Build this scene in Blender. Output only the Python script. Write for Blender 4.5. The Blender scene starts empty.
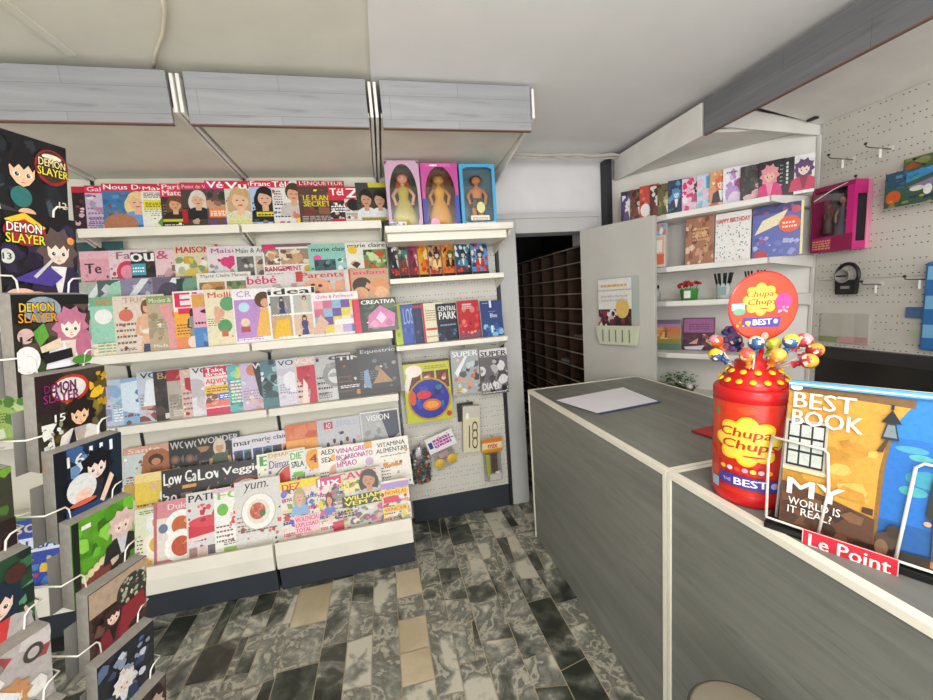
import bpy, bmesh, math, random
from mathutils import Vector, Matrix
S = bpy.context.scene
COL = S.collection
RND = random.Random(7)

# ------------------------------------------------------------------ camera
EYE = Vector((0, 0, 1.55)); FPX = 382.2
def cam_rows(y=.20917, p=-.1365, r=-.07288):
    cy, sy, cp, sp, cr, sr = math.cos(y), math.sin(y), math.cos(p), math.sin(p), math.cos(r), math.sin(r)
    fwd = Vector((sy*cp, cy*cp, sp)); right = Vector((cy, -sy, 0)); up = right.cross(fwd)
    return right*cr + up*sr, -right*sr + up*cr, fwd
CR, CU, CF = cam_rows()
def ray(px, py): return CR*((px-466.5)/FPX) - CU*((py-350)/FPX) + CF
def at_axis(px, py, ax, v):
    d = ray(px, py); return EYE + d*((v-EYE[ax])/d[ax])
cd = bpy.data.cameras.new('camera'); cam = bpy.data.objects.new('camera', cd); COL.objects.link(cam)
M4 = Matrix((CR, CU, -CF)).transposed().to_4x4(); M4.translation = EYE
cam.matrix_world = M4
cd.sensor_fit = 'HORIZONTAL'; cd.sensor_width = 36; cd.lens = FPX/933*36; cd.clip_start = .01
S.camera = cam

# ------------------------------------------------------------------ colours and materials
def lin(c): return c/12.92 if c <= .04045 else ((c+.055)/1.055)**2.4
def hx(s):
    s = s.lstrip('#')
    if len(s) == 3: s = ''.join(a*2 for a in s)
    return tuple(lin(int(s[i:i+2], 16)/255) for i in (0, 2, 4)) + (1,)
class NT:
    def __init__(s, name):
        s.m = bpy.data.materials.new(name); s.m.use_nodes = True; s.t = s.m.node_tree
        s.b = s.t.nodes['Principled BSDF']; s.out = s.t.nodes['Material Output']
    def n(s, typ, **k):
        x = s.t.nodes.new(typ)
        for a, v in k.items(): setattr(x, a, v)
        return x
    def l(s, a, b): s.t.links.new(a, b)
    def val(s, sock, v):
        if isinstance(v, (int, float, tuple)): sock.default_value = v
        else: s.l(v, sock)
    def math(s, op, a, b=0):
        x = s.n('ShaderNodeMath', operation=op); s.val(x.inputs[0], a); s.val(x.inputs[1], b); return x.outputs[0]
    def mix(s, f, a, b):
        x = s.n('ShaderNodeMix', data_type='RGBA'); s.val(x.inputs[0], f); s.val(x.inputs[6], a); s.val(x.inputs[7], b); return x.outputs[2]
    def coord(s, scale=(1, 1, 1)):
        tc = s.n('ShaderNodeTexCoord'); mp = s.n('ShaderNodeMapping'); mp.inputs['Scale'].default_value = scale
        s.l(tc.outputs['Object'], mp.inputs[0]); return mp.outputs[0]
    def noise(s, vec, scale, detail=3, rough=.5, dist=0):
        x = s.n('ShaderNodeTexNoise'); s.l(vec, x.inputs['Vector'])
        x.inputs['Scale'].default_value = scale; x.inputs['Detail'].default_value = detail
        x.inputs['Roughness'].default_value = rough; x.inputs['Distortion'].default_value = dist; return x.outputs[0]
    def ramp(s, fac, stops):
        x = s.n('ShaderNodeValToRGB'); e = x.color_ramp.elements
        while len(e) < len(stops): e.new(.5)
        for el, (p, c) in zip(e, stops): el.position = p; el.color = c
        s.l(fac, x.inputs[0]); return x.outputs[0]
def plain(name, col, rough=.5, metal=0, mott=.06, msc=6, spec=.5):
    k = NT(name); c = hx(col)
    n = k.noise(k.coord(), msc, 4)
    lo = tuple(max(0, v*(1-mott)) for v in c[:3])+(1,); hi = tuple(min(1, v*(1+mott)) for v in c[:3])+(1,)
    k.l(k.ramp(n, [(.3, lo), (.7, hi)]), k.b.inputs['Base Color'])
    k.b.inputs['Roughness'].default_value = rough; k.b.inputs['Metallic'].default_value = metal
    k.b.inputs['Specular IOR Level'].default_value = spec
    return k.m
def wood(name, a, b, c, scale, rough=.45, seams=None):
    k = NT(name); v = k.coord(scale)
    n1 = k.noise(v, 3.2, 8, .62, .7); n2 = k.noise(v, 13, 5, .6, .2); n3 = k.noise(k.coord(tuple(q*.45 for q in scale)), 3.5, 3, .5, 1.2)
    base = k.ramp(n1, [(.3, hx(a)), (.52, hx(b)), (.72, hx(c))])
    x = k.mix(k.math('MULTIPLY', k.math('GREATER_THAN', n3, .66), .35), base, hx(a))
    dk = k.ramp(n2, [(.30, (.35, .35, .35, 1)), (.42, (1, 1, 1, 1))])
    mm = k.n('ShaderNodeMix', data_type='RGBA', blend_type='MULTIPLY'); mm.inputs[0].default_value = .32
    k.l(x, mm.inputs[6]); k.l(dk, mm.inputs[7]); res = mm.outputs[2]
    if seams:
        tc = k.n('ShaderNodeTexCoord'); sp = k.n('ShaderNodeSeparateXYZ'); cb = k.n('ShaderNodeCombineXYZ'); k.l(tc.outputs['Object'], sp.inputs[0])
        k.l(sp.outputs[seams], cb.inputs[0]); k.l(sp.outputs[2], cb.inputs[1])
        br = k.n('ShaderNodeTexBrick'); k.l(cb.outputs[0], br.inputs['Vector']); br.inputs['Scale'].default_value = 1; br.offset = .37
        br.inputs['Brick Width'].default_value = .83; br.inputs['Row Height'].default_value = .098; br.inputs['Mortar Size'].default_value = .0012; br.inputs['Mortar Smooth'].default_value = .6
        br.inputs['Color1'].default_value = (1, 1, 1, 1); br.inputs['Color2'].default_value = (.88, .88, .89, 1); br.inputs['Mortar'].default_value = (.55, .55, .56, 1)
        m2 = k.n('ShaderNodeMix', data_type='RGBA', blend_type='MULTIPLY'); m2.inputs[0].default_value = 1; k.l(res, m2.inputs[6]); k.l(br.outputs[0], m2.inputs[7]); res = m2.outputs[2]
    k.l(res, k.b.inputs['Base Color'])
    k.b.inputs['Roughness'].default_value = rough
    return k.m
def pegmat(name, col, axis):
    k = NT(name); tc = k.n('ShaderNodeTexCoord'); sp = k.n('ShaderNodeSeparateXYZ'); k.l(tc.outputs['Object'], sp.inputs[0])
    u = sp.outputs[axis]; z = sp.outputs[2]
    zz = k.math('DIVIDE', z, .034); row = k.math('FLOOR', zz); fz = k.math('SUBTRACT', k.math('FRACT', zz), .5)
    odd = k.math('FRACT', k.math('MULTIPLY', row, .5))
    uu = k.math('ADD', k.math('DIVIDE', u, .021), k.math('MULTIPLY', odd, 4))
    cell = k.math('FLOOR', uu); fu = k.math('SUBTRACT', k.math('FRACT', uu), .5)
    grp = k.math('LESS_THAN', k.math('FRACT', k.math('DIVIDE', k.math('ADD', cell, .5), 4)), .74)
    r3 = k.math('LESS_THAN', k.math('FRACT', k.math('DIVIDE', k.math('ADD', row, .5), 4)), .8)
    d = k.math('ADD', k.math('POWER', k.math('MULTIPLY', fu, .021/.0036), 2), k.math('POWER', k.math('MULTIPLY', fz, .034/.0026), 2))
    hole = k.math('MULTIPLY', k.math('MULTIPLY', k.math('LESS_THAN', d, 1), grp), r3)
    n = k.noise(k.coord(), 5, 3); c = hx(col)
    base = k.ramp(n, [(.3, tuple(v*.93 for v in c[:3])+(1,)), (.7, c)])
    k.l(k.mix(hole, base, hx('#4f4b45')), k.b.inputs['Base Color']); k.b.inputs['Roughness'].default_value = .5
    return k.m
def artmat(name, rough, coat=0, amt=.42):
    k = NT(name); a = k.n('ShaderNodeVertexColor', layer_name='Col')
    tc = k.n('ShaderNodeTexCoord'); nz = k.n('ShaderNodeTexNoise'); k.l(tc.outputs['Object'], nz.inputs['Vector'])
    nz.inputs['Scale'].default_value = 95; nz.inputs['Detail'].default_value = 5; nz.inputs['Roughness'].default_value = .65
    f = k.ramp(nz.outputs[0], [(.30, (.50, .50, .50, 1)), (.48, (.92, .92, .92, 1)), (.70, (1.12, 1.12, 1.12, 1))])
    mm = k.n('ShaderNodeMix', data_type='RGBA', blend_type='MULTIPLY'); mm.inputs[0].default_value = amt
    k.l(a.outputs[0], mm.inputs[6]); k.l(f, mm.inputs[7])
    ov = k.n('ShaderNodeMix', data_type='RGBA', blend_type='OVERLAY'); ov.inputs[0].default_value = .30*amt
    k.l(mm.outputs[2], ov.inputs[6]); k.l(nz.outputs[1], ov.inputs[7])
    k.l(ov.outputs[2], k.b.inputs['Base Color']); k.b.inputs['Roughness'].default_value = rough
    k.b.inputs['Coat Weight'].default_value = coat; k.b.inputs['Coat Roughness'].default_value = .15
    return k.m
def clearmat(name, tint='#ffffff', gloss=.12, rough=.05):
    k = NT(name); tr = k.n('ShaderNodeBsdfTransparent'); tr.inputs[0].default_value = hx(tint)
    gl = k.n('ShaderNodeBsdfGlossy'); gl.inputs['Roughness'].default_value = rough
    n = k.noise(k.coord(), 9, 2); mx = k.n('ShaderNodeMixShader')
    k.l(k.math('MULTIPLY', n, gloss*2), mx.inputs[0])
    k.l(tr.outputs[0], mx.inputs[1]); k.l(gl.outputs[0], mx.inputs[2]); k.l(mx.outputs[0], k.out.inputs[0])
    return k.m
def floormat():
    k = NT('marble_floor'); a = k.n('ShaderNodeVertexColor', layer_name='Col'); sp = k.n('ShaderNodeSeparateColor'); k.l(a.outputs[0], sp.inputs[0])
    tc = k.n('ShaderNodeTexCoord'); va = k.n('ShaderNodeVectorMath', operation='MULTIPLY_ADD')
    k.l(a.outputs[0], va.inputs[0]); va.inputs[1].default_value = (7, 31, 3); k.l(tc.outputs['Object'], va.inputs[2])
    v = va.outputs[0]
    n1 = k.noise(v, 3.2, 5, .55, .9); n2 = k.noise(v, 14, 5, .6, 1.0)
    f = k.math('ADD', k.math('MULTIPLY', n1, .75), k.math('MULTIPLY', n2, .25))
    f = k.math('ADD', f, k.math('MULTIPLY', k.math('SUBTRACT', sp.outputs[0], .5), .34))
    dark = k.ramp(f, [(.35, hx('#2c2f28')), (.43, hx('#4d5048')), (.49, hx('#807f76')), (.515, hx('#b9b5a3')), (.54, hx('#66685f')), (.59, hx('#8f8f83')), (.64, hx('#c6c1af'))])
    cream = k.ramp(n1, [(.35, hx('#b3a284')), (.65, hx('#cfc1a3'))])
    k.l(k.mix(sp.outputs[2], dark, cream), k.b.inputs['Base Color'])
    k.b.inputs['Roughness'].default_value = .3
    return k.m

ART = artmat('printed_gloss', .38, .15); ARTM = artmat('printed_matt', .6); ARTC = artmat('printed_clean', .35, .2, .3)
WHITE = plain('cream_white_metal', '#e6e1d3', .42); WHITE2 = plain('white_laminate', '#e4e1da', .5)
PANEL = plain('back_panel_cream', '#dedacb', .55); PAPER = plain('paper_edges', '#d9d5ca', .8, msc=60)
GREYP = plain('page_edges_grey', '#8b867d', .85, mott=.12, msc=80)
CEIL_R = plain('ceiling_right_paint', '#e8e6e3', .9, mott=.02); CEIL_L = plain('ceiling_left_paint', '#dedacb', .9, mott=.04)
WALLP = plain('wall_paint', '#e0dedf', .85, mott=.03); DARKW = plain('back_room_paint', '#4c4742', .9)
KICK = plain('dark_kick_plate', '#2b3038', .5); DARKM = plain('dark_metal', '#24252a', .5)
LAM_F = wood('fascia_laminate', '#8a8b8d', '#9a9b9d', '#a6a7a9', (.35, 5, 5), .45, 'X')
LAM_F_SHADED = wood('fascia_laminate_shaded_along_depth', '#66676a', '#707173', '#7b7c7e', (5, .4, 5), .45, 'Y')  # same laminate with grain along depth, shade of the side-facing board darkens its tones
LAM_C = wood('counter_laminate', '#6d6e69', '#7a7b74', '#868780', (5, .45, 5))
EDGE = plain('white_edge_strip', '#e9e4d3', .45); DOORM = plain('door_paint', '#bdbab2', .6, mott=.04)
FRAMEM = plain('door_frame_paint', '#b9b8b6', .6, mott=.05)
PIGEON = plain('pigeonhole_wood', '#46301f', .6, mott=.25, msc=9); PIGE = plain('pigeonhole_edge', '#b5a899', .6)
WIRE = plain('white_wire', '#dcd8cc', .35); STEEL = plain('steel_hook', '#77746f', .3, .8)
PEG_Y = pegmat('pegboard_side', '#cdc9bf', 1); PEG_X = pegmat('pegboard_back', '#d3d0c6', 0)
RED = plain('red_plastic', '#c4171c', .3); YEL = plain('yellow_plastic', '#f2c81c', .4)
BLACK = plain('black_plastic', '#121214', .35); CLEAR = clearmat('clear_plastic', '#ffffff', .05); FILM = clearmat('plastic_film', '#f4f4f4', .13, .2)
GREYMETAL = plain('grey_metal', '#8f8c86', .45, .3)

# ------------------------------------------------------------------ mesh helpers
class MB:
    def __init__(s): s.v = []; s.f = []; s.c = []; s.sm = []
    def add(s, vs, fs, col=None, smooth=False):
        o = len(s.v); s.v += [tuple(p) for p in vs]; s.f += [tuple(o+i for i in f) for f in fs]
        s.c += [col]*len(fs); s.sm += [smooth]*len(fs); return s
    def box(s, x0, y0, z0, x1, y1, z1, col=None):
        x0, x1 = min(x0, x1), max(x0, x1); y0, y1 = min(y0, y1), max(y0, y1); z0, z1 = min(z0, z1), max(z0, z1)
        return s.add([(x0, y0, z0), (x1, y0, z0), (x1, y1, z0), (x0, y1, z0), (x0, y0, z1), (x1, y0, z1), (x1, y1, z1), (x0, y1, z1)],
                     [(0, 3, 2, 1), (4, 5, 6, 7), (0, 1, 5, 4), (1, 2, 6, 5), (2, 3, 7, 6), (3, 0, 4, 7)], col)
    def prism(s, poly, z0, z1, col=None):
        n = len(poly); a = sum(poly[i][0]*poly[(i+1) % n][1]-poly[(i+1) % n][0]*poly[i][1] for i in range(n))
        if a < 0: poly = poly[::-1]
        return s.add([(x, y, z0) for x, y in poly]+[(x, y, z1) for x, y in poly],
                     [tuple(range(n))[::-1], tuple(range(n, 2*n))]+[(i, (i+1) % n, n+(i+1) % n, n+i) for i in range(n)], col)
    def yz(s, poly, x0, x1, col=None):            # polygon in (y, z), extruded along x
        m = MB().prism(poly, x0, x1); return s.add([(p[2], p[0], p[1]) for p in m.v], m.f, col)
    def lathe(s, prof, c=(0, 0, 0), seg=24, col=None, smooth=True):
        vs = []; fs = []; n = len(prof)
        for r, z in prof:
            for i in range(seg): a = 2*math.pi*i/seg; vs.append((c[0]+r*math.cos(a), c[1]+r*math.sin(a), c[2]+z))
        for j in range(n-1):
            for i in range(seg): k = (i+1) % seg; fs.append((j*seg+i, j*seg+k, (j+1)*seg+k, (j+1)*seg+i))
        s.add(vs, fs, col, smooth)
        if prof[0][0] > 1e-5: s.add(vs[:seg], [tuple(range(seg))[::-1]], col)
        if prof[-1][0] > 1e-5: s.add(vs[-seg:], [tuple(range(seg))], col)
        return s
    def ball(s, c, rx, ry=None, rz=None, col=None, seg=14, rings=9):
        ry = rx if ry is None else ry; rz = rx if rz is None else rz
        vs = [(c[0], c[1], c[2]-rz)]; fs = []
        for j in range(1, rings):
            t = math.pi*j/rings
            for i in range(seg):
                a = 2*math.pi*i/seg; vs.append((c[0]+rx*math.sin(t)*math.cos(a), c[1]+ry*math.sin(t)*math.sin(a), c[2]-rz*math.cos(t)))
        vs.append((c[0], c[1], c[2]+rz)); L = len(vs)-1
        for i in range(seg):
            k = (i+1) % seg; fs.append((0, 1+k, 1+i)); fs.append((L, L-seg+i, L-seg+k))
            for j in range(rings-2): a = 1+j*seg; fs.append((a+i, a+k, a+seg+k, a+seg+i))
        return s.add(vs, fs, col, True)
    def tube(s, pts, r, seg=8, col=None, r1=None):
        pts = [Vector(p) for p in pts]; n = len(pts); vs = []; fs = []; r1 = r if r1 is None else r1; ref = None
        for j, p in enumerate(pts):
            t = (pts[min(j+1, n-1)]-pts[max(j-1, 0)]).normalized()
            if ref is None: ref = t.orthogonal().normalized()
            ref = (ref-t*ref.dot(t)).normalized(); bi = t.cross(ref); rr = r+(r1-r)*j/max(1, n-1)
            for i in range(seg): a = 2*math.pi*i/seg; vs.append(p+(ref*math.cos(a)+bi*math.sin(a))*rr)
        for j in range(n-1):
            for i in range(seg): k = (i+1) % seg; fs.append((j*seg+i, j*seg+k, (j+1)*seg+k, (j+1)*seg+i))
        fs += [tuple(range(seg))[::-1], tuple(range((n-1)*seg, n*seg))]
        return s.add(vs, fs, col, True)
    def xf(s, M): s.v = [tuple(M @ Vector(p)) for p in s.v]; return s
    def build(s, name, mat, parent=None, bevel=0, org=(0, 0, 0)):
        me = bpy.data.meshes.new(name); me.from_pydata([(p[0]-org[0], p[1]-org[1], p[2]-org[2]) for p in s.v], [], s.f)
        me.polygons.foreach_set('use_smooth', s.sm)
        if any(c is not None for c in s.c):
            at = me.color_attributes.new('Col', 'FLOAT_COLOR', 'CORNER'); buf = []
            for f, c in zip(s.f, s.c): buf += list(c or (1, 1, 1, 1))*len(f)
            at.data.foreach_set('color', buf)
        me.materials.append(mat); o = bpy.data.objects.new(name, me); COL.objects.link(o); o.location = org if parent is None else (0, 0, 0)
        if parent is not None: o.parent = parent
        if bevel: b = o.modifiers.new('bevel', 'BEVEL'); b.width = bevel; b.segments = 2; b.limit_method = 'ANGLE'
        return o
def tag(o, label, cat, group=None):
    o['label'] = label; o['category'] = cat
    if group: o['group'] = group
    return o
def empty(name, loc, label, cat, group=None, rot=None):
    o = bpy.data.objects.new(name, None); COL.objects.link(o); o.location = loc; o.empty_display_size = .05
    if rot: o.rotation_euler = rot
    return tag(o, label, cat, group)
def structure(o): o['kind'] = 'structure'; return o

# ------------------------------------------------------------------ printed art (flat shapes in u, v on a cover)
_tc = {}
def text_mesh(txt, bold, shear):
    key = (txt, shear)
    if key in _tc: return _tc[key]
    cu = bpy.data.curves.new('lettering', 'FONT'); cu.body = txt; cu.offset = 0; cu.shear = shear; cu.resolution_u = 2
    cu.fill_mode = 'FRONT'; cu.space_line = .85; cu.align_x = 'CENTER'
    o = bpy.data.objects.new('lettering', cu); COL.objects.link(o)
    bpy.context.view_layer.update()
    dg = bpy.context.evaluated_depsgraph_get(); me = o.evaluated_get(dg).to_mesh()
    vs = [(v.co.x, v.co.y) for v in me.vertices]; fs = [tuple(p.vertices) for p in me.polygons]
    bpy.data.objects.remove(o); bpy.data.curves.remove(cu)
    x0 = min(v[0] for v in vs); x1 = max(v[0] for v in vs); y0 = min(v[1] for v in vs); y1 = max(v[1] for v in vs)
    _tc[key] = ([((a-x0)/(x1-x0), (b-y0)/(y1-y0)) for a, b in vs], fs); return _tc[key]
ASP = [.76]
def G(poly, c): return [([tuple(poly)], c)]
def R(a, b, c, d, col): return G([(a, b), (c, b), (c, d), (a, d)], col)
def E(u, v, ru, col, rv=None, n=18):
    rv = ru*ASP[0] if rv is None else rv
    return G([(u+ru*math.cos(2*math.pi*i/n), v+rv*math.sin(2*math.pi*i/n)) for i in range(n)], col)
def T(txt, u0, v0, u1, v1, col, b=.025, sh=0):
    vs, fs = text_mesh(txt, b, sh)
    d = b*.9/len(txt)
    return [([tuple((u0+(vs[i][0]+s*d)*(u1-u0), v0+vs[i][1]*(v1-v0)) for i in f) for f in fs], col) for s in ((-1, 0, 1) if b > .015 else (0,))]
def L(u0, v0, u1, v1, n, col, fill=.5):
    out = []; h = (v1-v0)/n
    for i in range(n):
        u = u0; y = v0+i*h
        while u < u1-.02:
            w = RND.uniform(.05, .16)*(u1-u0)+.01; w = min(w, u1-u); out.append(((u, y), (u+w, y), (u+w, y+h*fill), (u, y+h*fill))); u += w+.02
    return [(out, col)]
def N(u0, v0, u1, v1, n, cols, s=.12):
    out = []
    for i in range(n):
        u = RND.uniform(u0, u1); v = RND.uniform(v0, v1); k = RND.randint(4, 7); r = RND.uniform(.35, 1)*s; a0 = RND.uniform(0, 6)
        p = []
        for j in range(k):
            a = a0+2*math.pi*j/k; q = r*RND.uniform(.6, 1.1)
            p.append((min(u1, max(u0, u+q*math.cos(a))), min(v1, max(v0, v+q*.76*math.sin(a)))))
        out += G(p, RND.choice(cols))
    return out
def B(u, v, s, skin, hair, cloth, long=1):          # a head-and-shoulders portrait, s = height
    k = s/ASP[0]; o = []
    if long: o += E(u, v+s*.56, k*.25, hair, s*.36)
    o += G([(u-k*.36, v), (u+k*.36, v), (u+k*.30, v+s*.30), (u+k*.12, v+s*.40), (u-k*.12, v+s*.40), (u-k*.30, v+s*.30)], cloth)
    o += R(u-k*.07, v+s*.30, u+k*.07, v+s*.5, skin)
    o += E(u, v+s*.72, k*.20, hair, s*.27)+E(u, v+s*.64, k*.155, skin, s*.20)
    o += G([(u-k*.17, v+s*.68), (u-k*.10, v+s*.80), (u+k*.05, v+s*.76), (u+k*.17, v+s*.66), (u+k*.17, v+s*.86), (u, v+s*.95), (u-k*.17, v+s*.86)], hair)
    o += E(u-k*.06, v+s*.65, k*.026, '#241a18', s*.013)+E(u+k*.06, v+s*.65, k*.026, '#241a18', s*.013)
    o += E(u, v+s*.53, k*.05, '#b03a3a', s*.016)
    return o
def W(u, v, s, skin, hair, cloth):                   # a standing three-quarter figure
    k = s/ASP[0]; o = E(u, v+s*.8, k*.105, hair, s*.17)
    o += G([(u-k*.15, v), (u+k*.15, v), (u+k*.10, v+s*.35), (u+k*.17, v+s*.62), (u+k*.06, v+s*.70), (u-k*.06, v+s*.70), (u-k*.17, v+s*.62), (u-k*.10, v+s*.35)], cloth)
    o += G([(u-k*.17, v+s*.62), (u-k*.12, v+s*.62), (u-k*.16, v+s*.36), (u-k*.05, v+s*.3), (u-k*.05, v+s*.26), (u-k*.22, v+s*.33)], skin)
    o += G([(u+k*.17, v+s*.62), (u+k*.12, v+s*.62), (u+k*.17, v+s*.3), (u+k*.23, v+s*.3)], skin)
    return o+E(u, v+s*.80, k*.068, skin, s*.095)+E(u, v+s*.885, k*.075, hair, s*.05)
def FD(u, v, r, plate, food, green='#4c7a2c'):
    o = E(u, v, r, plate)+E(u, v, r*.78, '#f4f1e8')+E(u, v, r*.6, food)
    for i in range(9):
        a = RND.uniform(0, 6.3); q = RND.uniform(0, .45)*r; o += E(u+q*math.cos(a), v+q*.76*math.sin(a), r*.15, RND.choice([food, green, '#e0a060', '#8a2a18']), None, 8)
    return o
def FG(u, v, s, hair, skin, cloth, trim='#e8e2da', tilt=0):  # drawn comic figure with pointed hair, a plain invented one
    k = s/ASP[0]; o = []
    sp = []
    for i in range(15):
        a = math.pi*(-.25+1.5*i/14); q = 1.0 if i % 2 else 1.32
        sp.append((u+tilt*s+k*.24*q*math.cos(a), v+s*.66+s*.25*q*math.sin(a)))
    o += G([(u-k*.42, v), (u+k*.42, v), (u+k*.34, v+s*.34), (u+k*.1, v+s*.46), (u-k*.1, v+s*.46), (u-k*.34, v+s*.34)], cloth)
    o += G([(u-k*.12, v+s*.44), (u+k*.12, v+s*.44), (u+k*.03, v+s*.05), (u-k*.03, v+s*.05)], trim)
    o += G(sp, hair)
    q = lambda pts: [(u+tilt*s+k*a, v+s*b) for a, b in pts]
    o += G(q([(-.16, .70), (-.15, .58), (-.08, .49), (0, .455), (.08, .49), (.15, .58), (.16, .70), (0, .78)]), skin)
    o += G(q([(-.21, .58), (-.15, .71), (-.10, .665), (-.04, .73), (.02, .67), (.08, .735), (.13, .66), (.16, .71), (.21, .58), (.21, .84), (.1, .9), (-.1, .9), (-.21, .84)]), hair)
    for e in (-.075, .075): o += E(u+tilt*s+k*e, v+s*.605, k*.045, '#f2efe9', s*.026, 10)+E(u+tilt*s+k*e*.95, v+s*.605, k*.028, '#2a2430', s*.026, 10)+E(u+tilt*s+k*(e*.95+.008), v+s*.612, k*.008, '#e8e8f0', s*.007, 6)
    o += G(q([(-.005, .56), (.014, .535), (-.004, .535)]), '#a8705a')
    o += R(u+tilt*s-k*.03, v+s*.505, u+tilt*s+k*.03, v+s*.513, '#8a3a34')
    return o
def art_mesh(layers, w, h, eps=.00008, y=0.):
    mb = MB()
    for i, (polys, col) in enumerate(layers):
        c = hx(col)
        for p in polys:
            a = sum(p[j][0]*p[(j+1) % len(p)][1]-p[(j+1) % len(p)][0]*p[j][1] for j in range(len(p)))
            if a < 0: p = p[::-1]
            mb.add([(min(1, max(0, q[0]))*w, y-eps*(i+1), min(1, max(0, q[1]))*h) for q in p], [tuple(range(len(p)))], c)
    return mb

# ------------------------------------------------------------------ leaning rows
class Tier:
    def __init__(s, P, phi=0, lean=.18):
        s.P = Vector(P); s.phi = phi; s.lean = math.atan(lean)
        s.u = Vector((math.cos(phi), math.sin(phi), 0)); inn = Vector((-math.sin(phi), math.cos(phi), 0))
        s.s = inn*math.sin(s.lean)+Vector((0, 0, math.cos(s.lean))); s.n = s.u.cross(s.s)
    def hit(s, px, py):
        d = ray(px, py); q = EYE+d*((s.P-EYE).dot(s.n)/d.dot(s.n))-s.P
        return q.dot(s.u), q.dot(s.s)
def cover_thing(name, w, h, t, layers, tier, a, label, cat, group, yaw=0, edge=None, mat=None, lift=.0006, z=None, ins=.0):
    """page block as the top-level mesh, printed cover as its part"""
    mb = MB().box(0, -t, 0, w, 0, h)
    o = mb.build(name, edge or PAPER); tag(o, label, cat, group)
    P = tier.P+tier.u*a
    o.location = (P.x, P.y, (P.z if z is None else z)+lift); o.rotation_euler = (-tier.lean, 0, tier.phi+yaw)
    art_mesh(layers, w, h, y=-t-.0002).build('front_cover', mat or ART, o)
    return o
def shade(c, k): return '#'+''.join('%02x' % max(0, min(255, int(int(c[i:i+2], 16)*k))) for i in (1, 3, 5))
def mag_row(tier, rows, group, yaw=.06, t=.0032, w0=.22, h_def=None):
    for r in rows:
        px, py, art, label = r[:4]; w = r[4] if len(r) > 4 else w0; yw = r[5] if len(r) > 5 else yaw
        a, h = tier.hit(px, py); pal = [c for _, c in art if len(c) == 7] or ['#888888']
        fine = N(.02, .03, .98, .80, 12, [shade(RND.choice(pal), RND.uniform(.75, 1.15)) for _ in range(6)], .07)+L(.04, RND.uniform(.1, .4), .42, RND.uniform(.45, .6), 4, shade(RND.choice(pal), .6), .35)
        art = art[:1]+fine+art[1:]
        cover_thing('magazine', w, h, t, art, tier, a, label, 'magazine', group, yw)

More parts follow.
